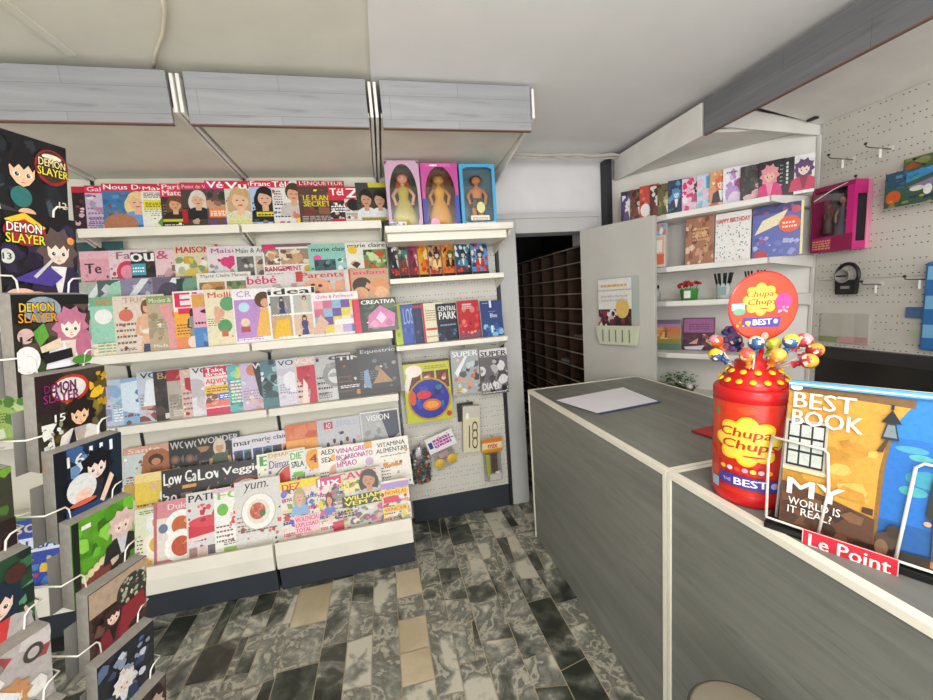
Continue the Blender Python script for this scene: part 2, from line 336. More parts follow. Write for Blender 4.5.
# ------------------------------------------------------------------ the setting
CZ = 2.525
def setting():
    # floor of polished marble offcuts
    mb = MB(); mb.add([(-2.3, -2, -.004), (2.5, -2, -.004), (2.5, 5, -.004), (-2.3, 5, -.004)], [(0, 1, 2, 3)], (.9, .5, 1, 1))
    xs = [-2.3, -2.12, -1.98, -1.8, -1.66, -1.5, -1.38, -1.22, -1.1, -.98, -.82, -.72, -.60, -.425, -.31, -.195, -.072, .062, .17, .29, .44, .57, .70, .84, 1.0, 1.2, 1.45, 1.6, 1.9, 2.2, 2.5]
    fixed = {12: [1.36, 1.62, 1.85, 2.12], 16: [1.06, 1.22, 1.40, 1.556, 1.74, 1.885, 2.09], 15: [1.02, 1.2, 1.36, 1.55, 1.8]}
    creams = [(-.51, 1.98), (-.005, 1.99), (-.005, 1.65), (-.005, 1.48), (-.13, 1.28)]
    r = random.Random(21)
    for i in range(len(xs)-1):
        cuts = list(fixed.get(i, [r.uniform(1.2, 1.4)]))
        while cuts[-1] < 5: cuts.append(cuts[-1]+r.choice([.14, .2, .24, .3, .36]))
        while cuts[0] > -2: cuts.insert(0, cuts[0]-r.choice([.12, .16, .2, .26, .3]))
        sk = [r.uniform(-.012, .012) if i not in fixed else 0 for _ in cuts]
        for j in range(len(cuts)-1):
            x0, x1, y0, y1 = xs[i], xs[i+1], cuts[j], cuts[j+1]; g = .0022
            cx, cy = (x0+x1)/2, (y0+y1)/2
            cr = any(abs(cx-a) < .03 and abs(cy-b) < .1 and x0 <= a <= x1 and y0 <= b <= y1 for a, b in creams)
            ps = [[(x0+g, y0+g+sk[j]), (x1-g, y0+g-sk[j]), (x1-g, y1-g-sk[j+1]), (x0+g, y1-g+sk[j+1])]]
            if not cr and r.random() < .18 and y1-y0 > .14:
                m = (x0+x1)/2+r.uniform(-.03, .03); m2 = m+r.uniform(-.03, .03); q = ps[0]
                ps = [[q[0], (m-g, y0+g), (m2-g, y1-g), q[3]], [(m+g, y0+g), q[1], q[2], (m2+g, y1-g)]]
            elif not cr and r.random() < .3:
                m = cy+r.uniform(-.03, .03); q = ps[0]
                ps = [[q[0], q[1], (x1-g, m-g-.01), (x0+g, m-g+.015)], [(x0+g, m+g+.015), (x1-g, m+g-.01), q[2], q[3]]]
            for p in ps:
                mb.add([(a, b, 0) for a, b in p], [(0, 1, 2, 3)], (r.uniform(.2, .8), r.random(), 1. if cr else 0., 1))
    structure(mb.build('floor', floormat()))
    structure(MB().box(.055, -2, CZ, 2.5, 2.8, CZ+.1).build('ceiling', CEIL_R))
    structure(MB().box(-2.4, -2, CZ+.014, .055, 2.8, CZ+.114).build('ceiling', CEIL_L))
    structure(MB().box(-2.4, -2, 0, -2.3, 2.8, CZ+.014).build('wall_left', WALLP))
    structure(MB().box(2.452, -2, 0, 2.55, 2.8, CZ).build('wall_right', WALLP))
    w = MB().box(-2.4, 2.62, 0, .80, 2.72, CZ+.014)
    w.box(.80, 2.72, 2.0, 2.452, 2.8, CZ).box(.80, 2.65, 0, .84, 2.8, 2.0).box(1.58, 2.70, 0, 2.452, 2.738, 2.0)
    structure(w.build('wall_back', WALLP))
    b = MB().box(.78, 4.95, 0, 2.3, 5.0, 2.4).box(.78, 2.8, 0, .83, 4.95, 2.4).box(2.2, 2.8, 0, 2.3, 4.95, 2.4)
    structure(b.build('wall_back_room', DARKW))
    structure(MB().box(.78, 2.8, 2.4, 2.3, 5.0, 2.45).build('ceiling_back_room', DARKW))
    # raised strips on the left ceiling
    pa, pb = at_axis(-20, -17, 2, CZ+.012), at_axis(72, 54, 2, CZ+.012); d = (pb-pa).normalized()*.014; e = Vector((-d.y, d.x, 0))
    structure(MB().prism([(pa-e)[:2], (pb-e)[:2], (pb+e)[:2], (pa+e)[:2]], CZ+.006, CZ+.0138).build('trim_1', CEIL_L))
    # door frame and door leaf
    f = MB().box(.805, 2.545, 0, .94, 2.715, 2.075).box(.94, 2.545, 1.955, 1.56, 2.715, 2.075).box(1.536, 2.56, 0, 1.56, 2.699, 1.955)
    f.box(.80, 2.535, 2.05, 1.57, 2.717, 2.085)
    d = structure(f.build('door_1', FRAMEM, bevel=.004))
    H = Vector((1.435, 2.535)); Fr = Vector((1.668, 2.075)); t = (Fr-H).normalized(); nn = Vector((t.y, -t.x))*.035
    lf = MB().prism([tuple(H), tuple(Fr), tuple(Fr+nn), tuple(H+nn)], .012, 1.955)
    lf = lf.build('door_leaf', DOORM, d, bevel=.003)
    hg = MB()
    for z in (.3, 1.0, 1.7): hg.tube([(1.432, 2.53, z), (1.432, 2.53, z+.09)], .009)
    hg.build('hinge', GREYMETAL, d)
setting()

# ------------------------------------------------------------------ magazine shelving bays along the back wall
def bay(x0, x1, label, kind):
    u = empty('shelving_unit', ((x0+x1)/2, 2.56, 0), label, 'shelf', 'magazine shelving bays along the back wall'); o = tuple(u.location)
    A = x0+.006; Bx = x1-.006
    def P(name, mb, mat, bev=.0015): return mb.build(name, mat, u, bev, o)
    if kind == 3:
        P('back_panel', MB().box(A+.004, 2.558, .166, Bx-.02, 2.575, 2.33), PEG_X, 0)
        P('kick_plate', MB().box(A+.02, 2.547, .003, Bx-.02, 2.575, .166), KICK)
        for z in (.62, 1.0): P('panel_joint', MB().box(A+.004, 2.556, z, Bx-.02, 2.5585, z+.004), WHITE, 0)
    else:
        P('back_panel', MB().box(A+.004, 2.555, .15, Bx-.004, 2.575, 2.33), PANEL, 0)
        P('kick_plate', MB().box(A+.002, 2.145, .003, Bx-.002, 2.165, .142), KICK)
        P('side_plate', MB().box(Bx-.018, 2.166, .003, Bx-.003, 2.55, .142), KICK)
        d = MB().yz([(2.12, .144), (2.55, .144), (2.55, .262), (2.155, .262), (2.142, .29), (2.134, .29), (2.12, .225)], A, Bx)
        P('base_tray', d, WHITE, .003)
    for s, e in (((x0+.0005, x0+.0055), (x1-.0055, x1-.0005)) if kind != 3 else ((x1-.022, x1-.004),)):
        P('upright', MB().box(s, 2.535 if kind == 3 else 2.550, .003 if kind == 3 else .27, e, 2.5546 if kind != 3 else 2.6, 2.33), DARKM, 0)
    if kind == 3:
        sh = MB().box(A, 2.185, 1.93, Bx-.012, 2.54, 1.9625).box(A, 2.18, 1.938, Bx-.012, 2.186, 1.9645)
        sh.box(A+.01, 2.225, 1.885, Bx-.04, 2.54, 1.9295)
        P('shelf', sh, WHITE, .002)
        P('shelf_bracket', MB().yz([(2.2, 1.928), (2.55, 1.928), (2.55, 1.83), (2.24, 1.9)], Bx-.03, Bx-.016), WHITE)
        for z in (1.69, 1.284):
            P('shelf', MB().box(A+.004, 2.355, z-.03, Bx-.028, 2.552, z), WHITE, .002)
            P('shelf_bracket', MB().yz([(2.37, z-.031), (2.55, z-.031), (2.55, z-.09), (2.4, z-.04)], Bx-.026, Bx-.016), WHITE)
    else:
        for yf, z in ((2.36, 2.03), (2.24, 1.39), (2.36, .988)):
            sh = MB().box(A, yf+.006, z-.022, Bx, 2.552, z).box(A, yf, z-.042, Bx, yf+.007, z+.002)
            P('shelf', sh, WHITE, .0015)
            for xx in (A+.002, Bx-.010):
                P('shelf_bracket', MB().yz([(yf+.03, z-.023), (2.55, z-.023), (2.55, z-.09), (yf+.05, z-.035)], xx, xx+.008), WHITE, 0)
        st = MB().yz([(2.345, 1.391), (2.55, 1.391), (2.55, 1.638), (2.435, 1.638), (2.435, 1.473), (2.345, 1.473)], A+.004, Bx-.004)
        P('display_step', st, PANEL)
        st = MB().yz([(2.31, .263), (2.55, .263), (2.55, .54), (2.43, .54), (2.43, .40), (2.31, .40)], A+.004, Bx-.004)
        P('display_step', st, PANEL)
    # canopy over the bay
    c0, c1 = x0+.033, x1-.028
    fs = MB().box(c0, 1.83, 2.318, c1, 1.848, 2.512); P('canopy_fascia', fs, LAM_F, .001)
    P('fascia_edge', MB().box(c0, 1.829, 2.3135, c1, 1.849, 2.3178), plain('fascia_edge_brown', '#7a5a50', .6) if 'fascia_edge_brown' not in bpy.data.materials else bpy.data.materials['fascia_edge_brown'], 0)
    P('canopy_panel', MB().yz([(1.85, 2.366), (2.554, 2.331), (2.554, 2.349), (1.85, 2.384)], c0-.005, c1+.005), PANEL, 0)
    for xx in (x0+.004, x1-.018):
        m = MB().yz([(1.834, 2.36), (2.552, 2.318), (2.552, 2.36), (1.834, 2.505)], xx, xx+.013) if not (kind == 3 and xx > .6) else \
            MB().yz([(1.834, 2.375), (2.552, 2.25), (2.552, 2.37), (1.834, 2.505)], xx, xx+.013)
        P('canopy_bracket', m, WHITE2, .001)
    return u
bay(-2.215, -1.46, 'white shelving bay at the far left, mostly hidden behind the wire comic rack', 1)
bay(-1.46, -.705, 'white magazine shelving bay just right of the comic rack, with food magazines at its foot', 1)
bay(-.705, .055, 'middle white magazine shelving bay with gossip magazines on its foot tray', 2)
bay(.055, .812, 'white shelving bay with pegboard back and boxed dolls on top, next to the doorway', 3)

# ------------------------------------------------------------------ corner unit and right wall
CA, CB = Vector((1.757, 2.68)), Vector((2.44, 1.769)); CU_ = (CB-CA).normalized(); CN = Vector((CU_.y, -CU_.x))  # CN points into the room
PHI_C = math.atan2(CU_.y, CU_.x)
def corner():
    u = empty('corner_shelving_unit', (2.1, 2.22, 0), 'white angled corner shelves behind the counter, between the door and the pegboard wall', 'shelf'); o = tuple(u.location)
    def P(name, mb, mat, bev=.0015): return mb.build(name, mat, u, bev, o)
    a, b = CA, CB; q = CN*.012
    P('back_panel', MB().prism([tuple(a), tuple(b), tuple(b-q), tuple(a-q)], .003, 2.334), WHITE2, 0)
    P('upright', MB().box(1.695, 2.63, .003, 1.738, 2.71, 2.47), DARKM)
    P('side_post', MB().box(2.434, 1.744, .003, 2.4505, 1.764, 2.29), WHITE2)
    K = Vector((2.075, 1.722)); Lf = K-CU_*.50
    for z in (1.97, 1.648, 1.432, 1.10, .80):
        poly = [tuple(K), tuple(b+CN*.002-CU_*.012), tuple(a+CN*.002+CU_*.01), (1.735, 2.30), tuple(Lf)]
        P('shelf', MB().prism(poly, z-.032, z), WHITE2, .002)
        # side bracket that deepens towards the wall
        e = Vector((2.425, 1.757)); dr = (e-K).normalized(); n2 = Vector((dr.y, -dr.x))*.006
        vs = [(K.x, K.y, z-.03), (e.x, e.y, z-.068), (e.x, e.y, z), (K.x, K.y, z)]
        P('shelf_bracket', MB().add([(p[0]+n2.x, p[1]+n2.y, p[2]) for p in vs]+[(p[0]+n2.x*2.2, p[1]+n2.y*2.2, p[2]) for p in vs],
                                    [(3, 2, 1, 0), (4, 5, 6, 7), (0, 1, 5, 4), (1, 2, 6, 5), (2, 3, 7, 6), (3, 0, 4, 7)]), WHITE2, 0)
    P('canopy_fascia', MB().box(1.772, 1.86, 2.318, 1.79, 2.655, 2.487), WHITE2)
    P('canopy_panel', MB().prism([(1.792, 1.862), (2.43, 1.775), (1.775, 2.65), (1.792, 2.64)], 2.335, 2.352), WHITE2, 0)
    vs = [(1.782, 1.835, 2.364), (2.448, 1.757, 2.292), (2.448, 1.757, 2.352), (1.782, 1.835, 2.482)]
    P('canopy_bracket', MB().add(vs+[(p[0], p[1]+.014, p[2]) for p in vs], [(0, 1, 2, 3), (7, 6, 5, 4), (0, 4, 5, 1), (1, 5, 6, 2), (2, 6, 7, 3), (3, 7, 4, 0)]), WHITE2, 0)
corner()
def right_wall():
    u = empty('pegboard_panel_wall', (2.45, .6, 0), 'perforated cream pegboard wall behind the counter, at right', 'pegboard'); o = tuple(u.location)
    for z0, z1 in ((.6, 1.098), (1.1, 1.498), (1.5, 1.898), (1.9, 2.344)):
        MB().box(2.44, -1.2, z0, 2.4515, 1.74, z1).build('pegboard', PEG_Y, u, 0, o)
    c = empty('wall_canopy', (1.78, .6, 2.31), 'grey wood-effect canopy board high over the counter at right', 'canopy'); o = tuple(c.location)
    vs = [(1.77, -1.2, 2.318), (1.788, -1.2, 2.318), (1.788, 1.842, 2.318), (1.77, 1.842, 2.318), (1.77, -1.2, 2.512), (1.788, -1.2, 2.512), (1.788, 1.842, 2.492), (1.77, 1.842, 2.492)]
    MB().add(vs, [(0, 3, 2, 1), (4, 5, 6, 7), (0, 1, 5, 4), (1, 2, 6, 5), (2, 3, 7, 6), (3, 0, 4, 7)]).build('canopy_fascia', LAM_F_SHADED, c, .001, o)
    MB().box(1.769, -1.2, 2.3135, 1.789, 1.842, 2.3178).build('fascia_edge', bpy.data.materials['fascia_edge_brown'], c, 0, o)
    m = MB().prism([(1.79, 2.462), (2.44, 2.345), (2.44, 2.362), (1.79, 2.48)], -1.2, 1.755)
    m.v = [(p[0], p[2], p[1]) for p in m.v]; m.f = [f[::-1] for f in m.f]
    m.build('canopy_panel', WHITE2, c, 0, o)
    MB().box(2.33, 1.70, 2.352, 2.355, 1.745, 2.362).build('panel_clip', DARKM, c, 0, o)
right_wall()

# ------------------------------------------------------------------ pigeonhole rack in the back room
def pigeon():
    u = empty('pigeonhole_rack', (1.75, 3.75, 0), 'dark wooden pigeonhole rack seen through the open doorway', 'rack'); o = tuple(u.location)
    X0, X1, Y0, DY, NZ = 1.55, 1.85, 2.745, .262, 15
    MB().box(X1, Y0, .003, X1+.012, Y0+8*DY, 1.893).build('back_panel', PIGEON, u, 0, o)
    for i in range(9):
        y = Y0+i*DY; MB().box(X0, y-.007, .003, X1-.0005, y+.007, 1.893).build('divider', PIGEON, u, 0, o)
    for k in range(NZ+1):
        z = .05+k*(1.88-.05)/NZ
        MB().box(X0-.004, Y0, z-.005, X0+.003, Y0+8*DY, z+.005).build('shelf_edge', PIGE, u, 0, o)
        for i in range(8): pass
        MB().box(X0+.0035, Y0+.0075, z-.005, X1-.001, Y0+8*DY-.0075, z+.004).build('shelf', PIGEON, u, 0, o)
    b = MB().box(1.56, 2.80, 1.8945, 1.66, 2.92, 1.99)
    tag(b.build('storage_box', WHITE2, bevel=.004, org=(1.6, 2.86, 1.8945)), 'small white box on top of the dark pigeonhole rack', 'box')
    for i, k, g in ((1, 4, '#8d8f92'), (2, 5, '#77706a'), (1, 7, '#9a958c'), (0, 9, '#85827c')):
        z = .05+k*(1.88-.05)/NZ+.0045; y = Y0+i*DY+.02
        o2 = MB().box(1.57, y, z, 1.8, y+.2, z+.022).build('paper_stack', plain('old_paper', g, .8), bevel=.002, org=(1.68, y+.1, z))
        tag(o2, ['grey paper stack in the low pigeonhole of the second column', 'brownish paper stack in the low third-column pigeonhole', 'pale paper stack in the second-column pigeonhole at mid height', 'grey paper stack in the nearest pigeonhole column'][[4, 5, 7, 9].index(k)], 'papers', 'papers in the pigeonholes')
pigeon()

# ------------------------------------------------------------------ counters
def counter(y0, y1, label):
    X0, X1, Z = .818, 1.572, .965
    u = empty('shop_counter', ((X0+X1)/2, (y0+y1)/2, 0), label, 'counter', 'grey wood-effect shop counters'); o = tuple(u.location); e = .012
    P = lambda n, mb, mat, b=.001: mb.build(n, mat, u, b, o)
    P('front_panel', MB().box(X0+.004, y0+e, .003, X0+.02, y1-e, Z-e), LAM_C, 0)
    P('top_panel', MB().box(X0+.024, y0+e, Z-.025, X1-e, y1-e, Z), LAM_C, 0)
    for y in (y0+.002, y1-e-.002): P('end_panel', MB().box(X0+.02, y, .003, X1, y+e, Z-.026), LAM_C, 0)
    P('back_panel', MB().box(X1-.014, y0+e+.003, .003, X1-.002, y1-e-.003, Z-.026), LAM_C, 0)
    t = .022
    tr = MB().box(X0, y0, Z-.018, X0+.012, y1, Z+.002).box(X0+.012, y0, Z-.012, X0+.024, y1, Z+.002)
    P('edge_strip', tr, EDGE)
    for a in (y0, y1-.016): P('edge_strip', MB().box(X0+.0245, a, Z-.018, X1, a+.016, Z+.002), EDGE)
    P('edge_strip', MB().box(X1-.012, y0+.017, Z-.02, X1+.001, y1-.017, Z+.002), EDGE)
    for a in (y0, y1-.016): P('corner_strip', MB().box(X0, a, .003, X0+.014, a+.016, Z-.0185), EDGE)
counter(.982, 2.15, 'long grey wood-effect counter with white edges, nearest the doorway, sheets of paper on it')
counter(-.75, .978, 'near grey wood-effect counter with white edges that carries the lollipop tin')
def papers():
    P = [at_axis(*p, 2, .9672) for p in ((556, 401), (623, 388), (658, 402), (597, 414))]
    u = empty('paper_sheet', tuple(sum(P, Vector())/4), 'white sheet of paper lying uppermost on the far counter', 'paper', 'papers on the far counter'); o = tuple(u.location)
    MB().prism([(p.x, p.y) for p in P], .9712, .9718).build('sheet', plain('sheet_white', '#e6e4ea', .7, mott=.02), u, 0, o)
    q = [P[0]*.6+P[3]*.4, P[1], P[2]*1.0, P[3]]; off = Vector((.012, -.012, 0))
    s2 = MB().prism([(p+off)[:2] for p in q], .9675, .969)
    tag(s2.build('paper_folder', plain('folder_blue', '#3c4a78', .5), org=o), 'dark blue folder just showing beneath the white sheet on the far counter', 'folder', 'papers on the far counter')
    s3 = MB().prism([(p+off*1.9)[:2] for p in (q[0], q[1]+Vector((.01, 0, 0)), q[2], q[3]+Vector((.008, -.004, 0)))], .9672, .9674)
    P2 = [at_axis(*p, 2, .9672) for p in ((691, 432), (712, 427), (716, 440))]
    r = [P2[0], P2[1], P2[1]+Vector((.1, -.02, 0)), P2[2]+Vector((.1, -.02, 0)), P2[2]]
    tag(MB().prism([(p.x, p.y) for p in r], .9672, .9745).build('folder', plain('folder_red', '#b3262c', .45), bevel=.001, org=tuple(P2[1])), 'red folder lying flat on the counter behind the lollipop tin', 'folder')
papers()

# ------------------------------------------------------------------ magazines on the wall shelves
SK = ['#e2b48e', '#d8a27c', '#c98f68', '#efcaa6']
TS1 = Tier((0, 2.41, 2.03)); TF = Tier((0, 2.275, 1.39)); TM = Tier((0, 2.36, 1.473)); TB = Tier((0, 2.45, 1.638))
TS3 = Tier((0, 2.405, .988)); BF = Tier((0, 2.2, .262), 0, .33); BM = Tier((0, 2.325, .40), 0, .30); BB = Tier((0, 2.443, .54), 0, .26)
bg = lambda c: R(0, 0, 1, 1, c)
def gossip(title, bar, body, person, extra=[]):
    return bg(body)+R(0, .84, 1, 1, bar)+person+T(title, .04, .87, .96, .975, '#ffffff', .04)+extra
mag_row(TS1, [
 (72, 187, bg('#2a1d22')+R(0, .86, 1, 1, '#c0203a')+N(0, .1, 1, .8, 12, ['#5a2a38', '#8a4a5a', '#1a1418', '#d8b0b8']), 'dark magazine with red masthead, leftmost on the top shelf, half behind the comic rack'),
 (85, 186, bg('#cdb9d4')+R(0, .83, 1, 1, '#cf2f4e')+T('Gala', .05, .87, .42, .97, '#f6e6ec', .03)+N(0, .35, .9, .8, 14, ['#8fa8b8', '#b48aa8', '#e8dce8', '#7a6a90'])+L(.06, .05, .6, .32, 6, '#8a6a9a'), 'lilac magazine with red masthead, second from the left on the top shelf'),
 (102, 184, gossip('Nous Deux', '#d42a4c', '#3d78a8', N(0, .3, .5, .75, 10, ['#2f66a0', '#5890c0', '#8a4a40'])+B(.62, .1, .74, '#eab898', '#e8cf8c', '#6a9ad8'), E(.3, .12, .3, '#b07858')), 'magazine with a large portrait of a blonde woman on blue, left part of top shelf', .25),
 (141, 186, bg('#eceadf')+R(0, .87, 1, 1, '#cf2d42')+T('Maxi', .05, .89, .48, .98, '#fff', .03)+L(.05, .72, .9, .85, 4, '#5a5a5a')+R(.04, .46, .5, .66, '#e6d81e')+L(.08, .5, .46, .62, 3, '#333')+N(0, 0, 1, .36, 16, ['#6a9a3a', '#c8d890', '#3e6a9a', '#f0e8d0'], .2), 'white magazine with a yellow panel and red masthead on the top shelf'),
 (160, 184, bg('#3a3230')+R(0, .86, 1, 1, '#d83a55')+R(0, .70, 1, .86, '#d83a55')+T('Paris', .05, .87, .50, .98, '#fbe4e6', .05)+T('Match', .05, .73, .54, .85, '#fbe4e6', .05)+B(.3, .12, .62, SK[1], '#6a4a2a', '#2b2522')+R(.02, .14, .5, .2, '#c8c81e')+L(.04, .02, .9, .1, 2, '#e8e0d8'), 'magazine with a two-line pink masthead and a dark-dressed woman, top shelf'),
 (180.5, 183, bg('#4a4038')+R(0, .84, 1, 1, '#c8304c')+T('Point de Vue', .04, .87, .66, .95, '#f4d0d4', .03)+B(.36, .18, .66, '#dcb090', '#d8d0c4', '#1f2228')+N(.2, 0, .8, .2, 8, ['#c8a080', '#8a7060', '#2a2a2a'])+R(0, .1, .12, .4, '#b02030'), 'magazine with an elderly pale-haired person in black, red masthead, on the top shelf'),
 (205, 181, bg('#6a4a50')+R(0, .82, 1, 1, '#d8246c')+T('V\u00e9cu', .04, .84, .70, .98, '#fff', .06)+N(0, .4, 1, .8, 14, ['#3a2a20', '#8a6a50', '#c89a7a', '#2a3a2a'], .2)+R(.05, .2, .6, .4, '#e88a4a')+N(0, 0, 1, .2, 8, ['#6a4a8a', '#a07ab0'])+L(.08, .24, .55, .36, 3, '#fff'), 'magenta topped magazine with a collage cover, left of the large face cover, top shelf'),
 (224, 182, bg('#d8d4cc')+R(0, .84, 1, 1, '#d42840')+B(.34, -.02, .92, '#e8bc9c', '#c8a878', '#d8d8d8')+T('Vu!', .04, .84, .62, .99, '#fff', .07)+T('Victoire', .03, .17, .66, .30, '#e6e01a', .05)+L(.04, .04, .8, .15, 2, '#e6e01a', .7), 'magazine filled by a smiling face with yellow wording below, middle of the top shelf'),
 (249, 181, bg('#a9c4e4')+R(0, .86, 1, 1, '#d83048')+T('France', .04, .88, .60, .985, '#fff', .05)+B(.34, .08, .8, '#dcae90', '#17151a', '#17171b')+R(.12, .2, .60, .3, '#d8c81a')+L(.15, .22, .58, .28, 1, '#2a2a2a')+N(0, 0, 1, .14, 7, ['#5a4a48', '#c8b0a0', '#8a7a70']), 'light blue magazine with a black-haired woman in a black top, top shelf'),
 (271, 181, bg('#e4e0dc')+R(.0, .84, .45, 1, '#cf2f4a')+T('T\u00e9l\u00e9', .03, .85, .5, .98, '#fff', .05)+L(.05, .5, .24, .8, 5, '#7a3a4a')+B(.52, .2, .76, '#d8a482', '#4a3220', '#c8c0b8', 0)+N(0, 0, .7, .32, 9, ['#d87a6a', '#5a78b8', '#c8b8a8'])+R(.55, 0, 1, .14, '#e8d62a'), 'white magazine with a face at its right side, left of the brown cover, top shelf'),
 (297, 181, bg('#57423a')+R(0, .86, 1, 1, '#b0303a')+T("L'ENQUETEUR", .05, .88, .97, .985, '#f0dcd8', .03)+N(.1, .2, 1, .8, 18, ['#6a5244', '#3a2a26', '#8a5a48', '#7a3434'], .2)+T('LE PLAN', .1, .54, .62, .66, '#d8d020', .05)+T('SECRET', .1, .40, .66, .52, '#d8d020', .05)+L(.05, .04, .9, .2, 4, '#b8b0a8'), 'brown magazine with big yellow headline, right half of the top shelf', .26),
 (328, 187, bg('#3a2a2c')+R(0, .62, .8, 1, '#d02c44')+T('T\u00e9l\u00e9', .06, .76, .7, .95, '#fff', .06)+N(0, .1, .8, .6, 12, ['#2a1a1a', '#c8b8a8', '#8a2a34', '#e8e0e0'])+R(0, .02, .7, .12, '#c03048')+L(.05, .3, .6, .5, 3, '#fff'), 'small dark listings magazine with a red logo square, left of the pair in white shirts', .16),
 (343, 187, bg('#d8d4cc')+R(0, .66, .7, 1, '#cf2a44')+T('Z', .1, .70, .55, .95, '#fff', .06)+N(0, .1, .6, .6, 10, ['#3a4a3a', '#c8a890', '#b04040', '#e8e4dc'])+E(.3, .5, .22, '#1c1c1e'), 'small white listings magazine with a red letter block, just left of the white-shirted pair', .16),
 (355, 183, bg('#3b4238')+R(.4, .88, 1, 1, '#d8c838')+B(.3, .05, .8, '#c89878', '#1f1a18', '#dfe2e6', 0)+B(.72, .05, .78, '#caa080', '#221c1a', '#e4e6ea', 0)+R(.1, .04, .9, .13, '#c8b848')+L(.12, .05, .86, .12, 2, '#3a3a3a'), 'magazine showing two people in white shirts, right end of the top shelf', .185),
], 'magazines on the top shelf')

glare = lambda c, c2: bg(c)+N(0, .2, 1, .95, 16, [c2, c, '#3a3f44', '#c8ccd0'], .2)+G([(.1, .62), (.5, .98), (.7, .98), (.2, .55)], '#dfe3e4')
mag_row(TB, [
 (76, 243, bg('#33585c')+N(0, .3, 1, .9, 14, ['#2a4a50', '#6a3a44', '#4a7a7c', '#8a5a60'])+B(.5, .4, .55, '#a86a58', '#2a2a2a', '#3a6a70'), 'teal magazine peeping up behind a pink one, left end of the second shelf'),
], 'magazines on the second shelf', yaw=.0)
TB2 = Tier((0, 2.437, 1.638))
mag_row(TB2, [
 (80, 252, bg('#e2a4b2')+R(0, .86, 1, 1, '#e8b8c2')+T('Te', .12, .60, .5, .78, '#45303c', .05)+E(.85, .65, .16, '#b83a5a')+L(.08, .2, .9, .5, 6, '#a86a7a'), 'pink magazine with dark two-letter title, back tier of the second shelf at left', .185),
 (109, 251, bg('#e8ccd2')+T('Fait', .2, .84, .80, .97, '#8a6a72', .03)+E(.45, .60, .27, '#cf3a5e')+E(.45, .60, .17, '#e890a4')+L(.1, .1, .9, .42, 6, '#c89aa6'), 'pale pink magazine with a red round badge, back tier of second shelf', .18),
 (131, 253, bg('#34302c')+N(.3, .1, 1, .75, 14, ['#5a3a28', '#2a3a3c', '#7a6a58', '#1c1a1c'], .2)+T('our', .0, .82, .80, .98, '#f4f2ee', .06)+R(.0, .56, .34, .78, '#4aa4b4')+L(.04, .62, .3, .74, 2, '#fff'), 'dark magazine with huge white three-letter title, back tier of second shelf', .20),
 (155, 250, bg('#e6c6cc')+T('& 8', .05, .82, .8, .98, '#c05a74', .04)+N(.2, .1, .9, .7, 12, ['#f0e8e4', '#c8a0a4', '#8a6a60', '#e0d0cc'], .2), 'pink and white craft magazine left of the yellow floral one, second shelf', .17),
 (174, 246, bg('#d8d0ac')+N(0, .05, .9, .8, 26, ['#e4d890', '#c8a83a', '#b8b89a', '#e8e8dc', '#8a9a6a', '#d8c04a'], .22)+T('MAISONS', .06, .86, .92, .97, '#c8244e', .05)+R(.93, 0, 1, 1, '#b8346a'), 'yellow floral magazine with crimson title, back tier of second shelf'),
 (207, 247, bg('#e2d4da')+T('Maisons', .1, .87, .95, .96, '#a05a7a', .02)+N(0, .1, .45, .55, 8, ['#6a8aa8', '#9aa8b0', '#c8ccd0'], .2)+N(.5, .1, 1, .7, 10, ['#a09a90', '#c8beb0', '#8a8478'], .2)+E(.42, .7, .12, '#d83a7a')+E(.56, .72, .12, '#d83a7a')+G([(.3, .69), (.68, .71), (.5, .55)], '#d83a7a'), 'white magazine with a pink heart over a photo collage, second shelf'),
 (234, 247, bg('#dcdcd6')+T('Main & Atelier', .05, .87, .97, .96, '#2a6a70', .03)+R(.05, .4, .45, .8, '#6a6a68')+N(.06, .42, .44, .78, 8, ['#4a4a48', '#8a8a86', '#c8c8c0'])+R(.5, .1, .96, .8, '#b8a898')+N(.5, .1, .96, .8, 12, ['#d8b098', '#8a7a70', '#e0d8d0', '#5a5a5a']), 'grey and white magazine with teal title and monochrome photos, second shelf middle'),
 (262, 245, bg('#e8e4de')+R(0, .94, 1, 1, '#7a5a66')+E(.14, .90, .14, '#d8346e')+R(.04, .60, .33, .90, '#8a7464')+R(.36, .60, .66, .90, '#b89a7a')+R(.69, .60, .98, .90, '#9a8470')+N(.05, .61, .97, .88, 20, ['#f0ece4', '#c8a078', '#6a5440', '#e0d0b8'], .14)+T('RANGEMENT', .03, .47, .76, .565, '#c01c58', .05)+E(.9, .50, .09, '#c8a81e')+L(.05, .05, .9, .3, 5, '#8a8680'), 'white magazine with three photos and a magenta headline, back tier of second shelf', .27),
 (308, 245, bg('#8cc4b8')+T('marie claire', .08, .85, .97, .94, '#16181c', .04)+E(.2, .70, .1, '#e8509a')+R(.12, .1, .62, .68, '#3a5a62')+N(.12, .1, .62, .66, 14, ['#2a3a42', '#5a8a8a', '#1c2a30', '#7aa8a0'])+R(.66, .1, .96, .72, '#9ac8c0')+N(.66, .1, .96, .7, 10, ['#e4ece8', '#5a6a68', '#88aaa4']), 'teal magazine with black title and a dark interior photo, second shelf right half', .24),
 (345, 243, bg('#e6e3d8')+T('marie claire', .06, .89, .97, .98, '#1a1a1a', .04)+E(.17, .84, .11, '#e8c01a')+R(.42, .42, .98, .84, '#6a8a4a')+N(.42, .42, .98, .84, 22, ['#4a6a30', '#8aaa5a', '#c8d8a0', '#c0502a', '#3a4a28'], .14)+N(.02, .2, .4, .6, 10, ['#c89070', '#3a2a24', '#e0b8a0'], .15), 'white magazine with a yellow dot and a garden photo, right end of the second shelf', .245),
], 'magazines on the second shelf')
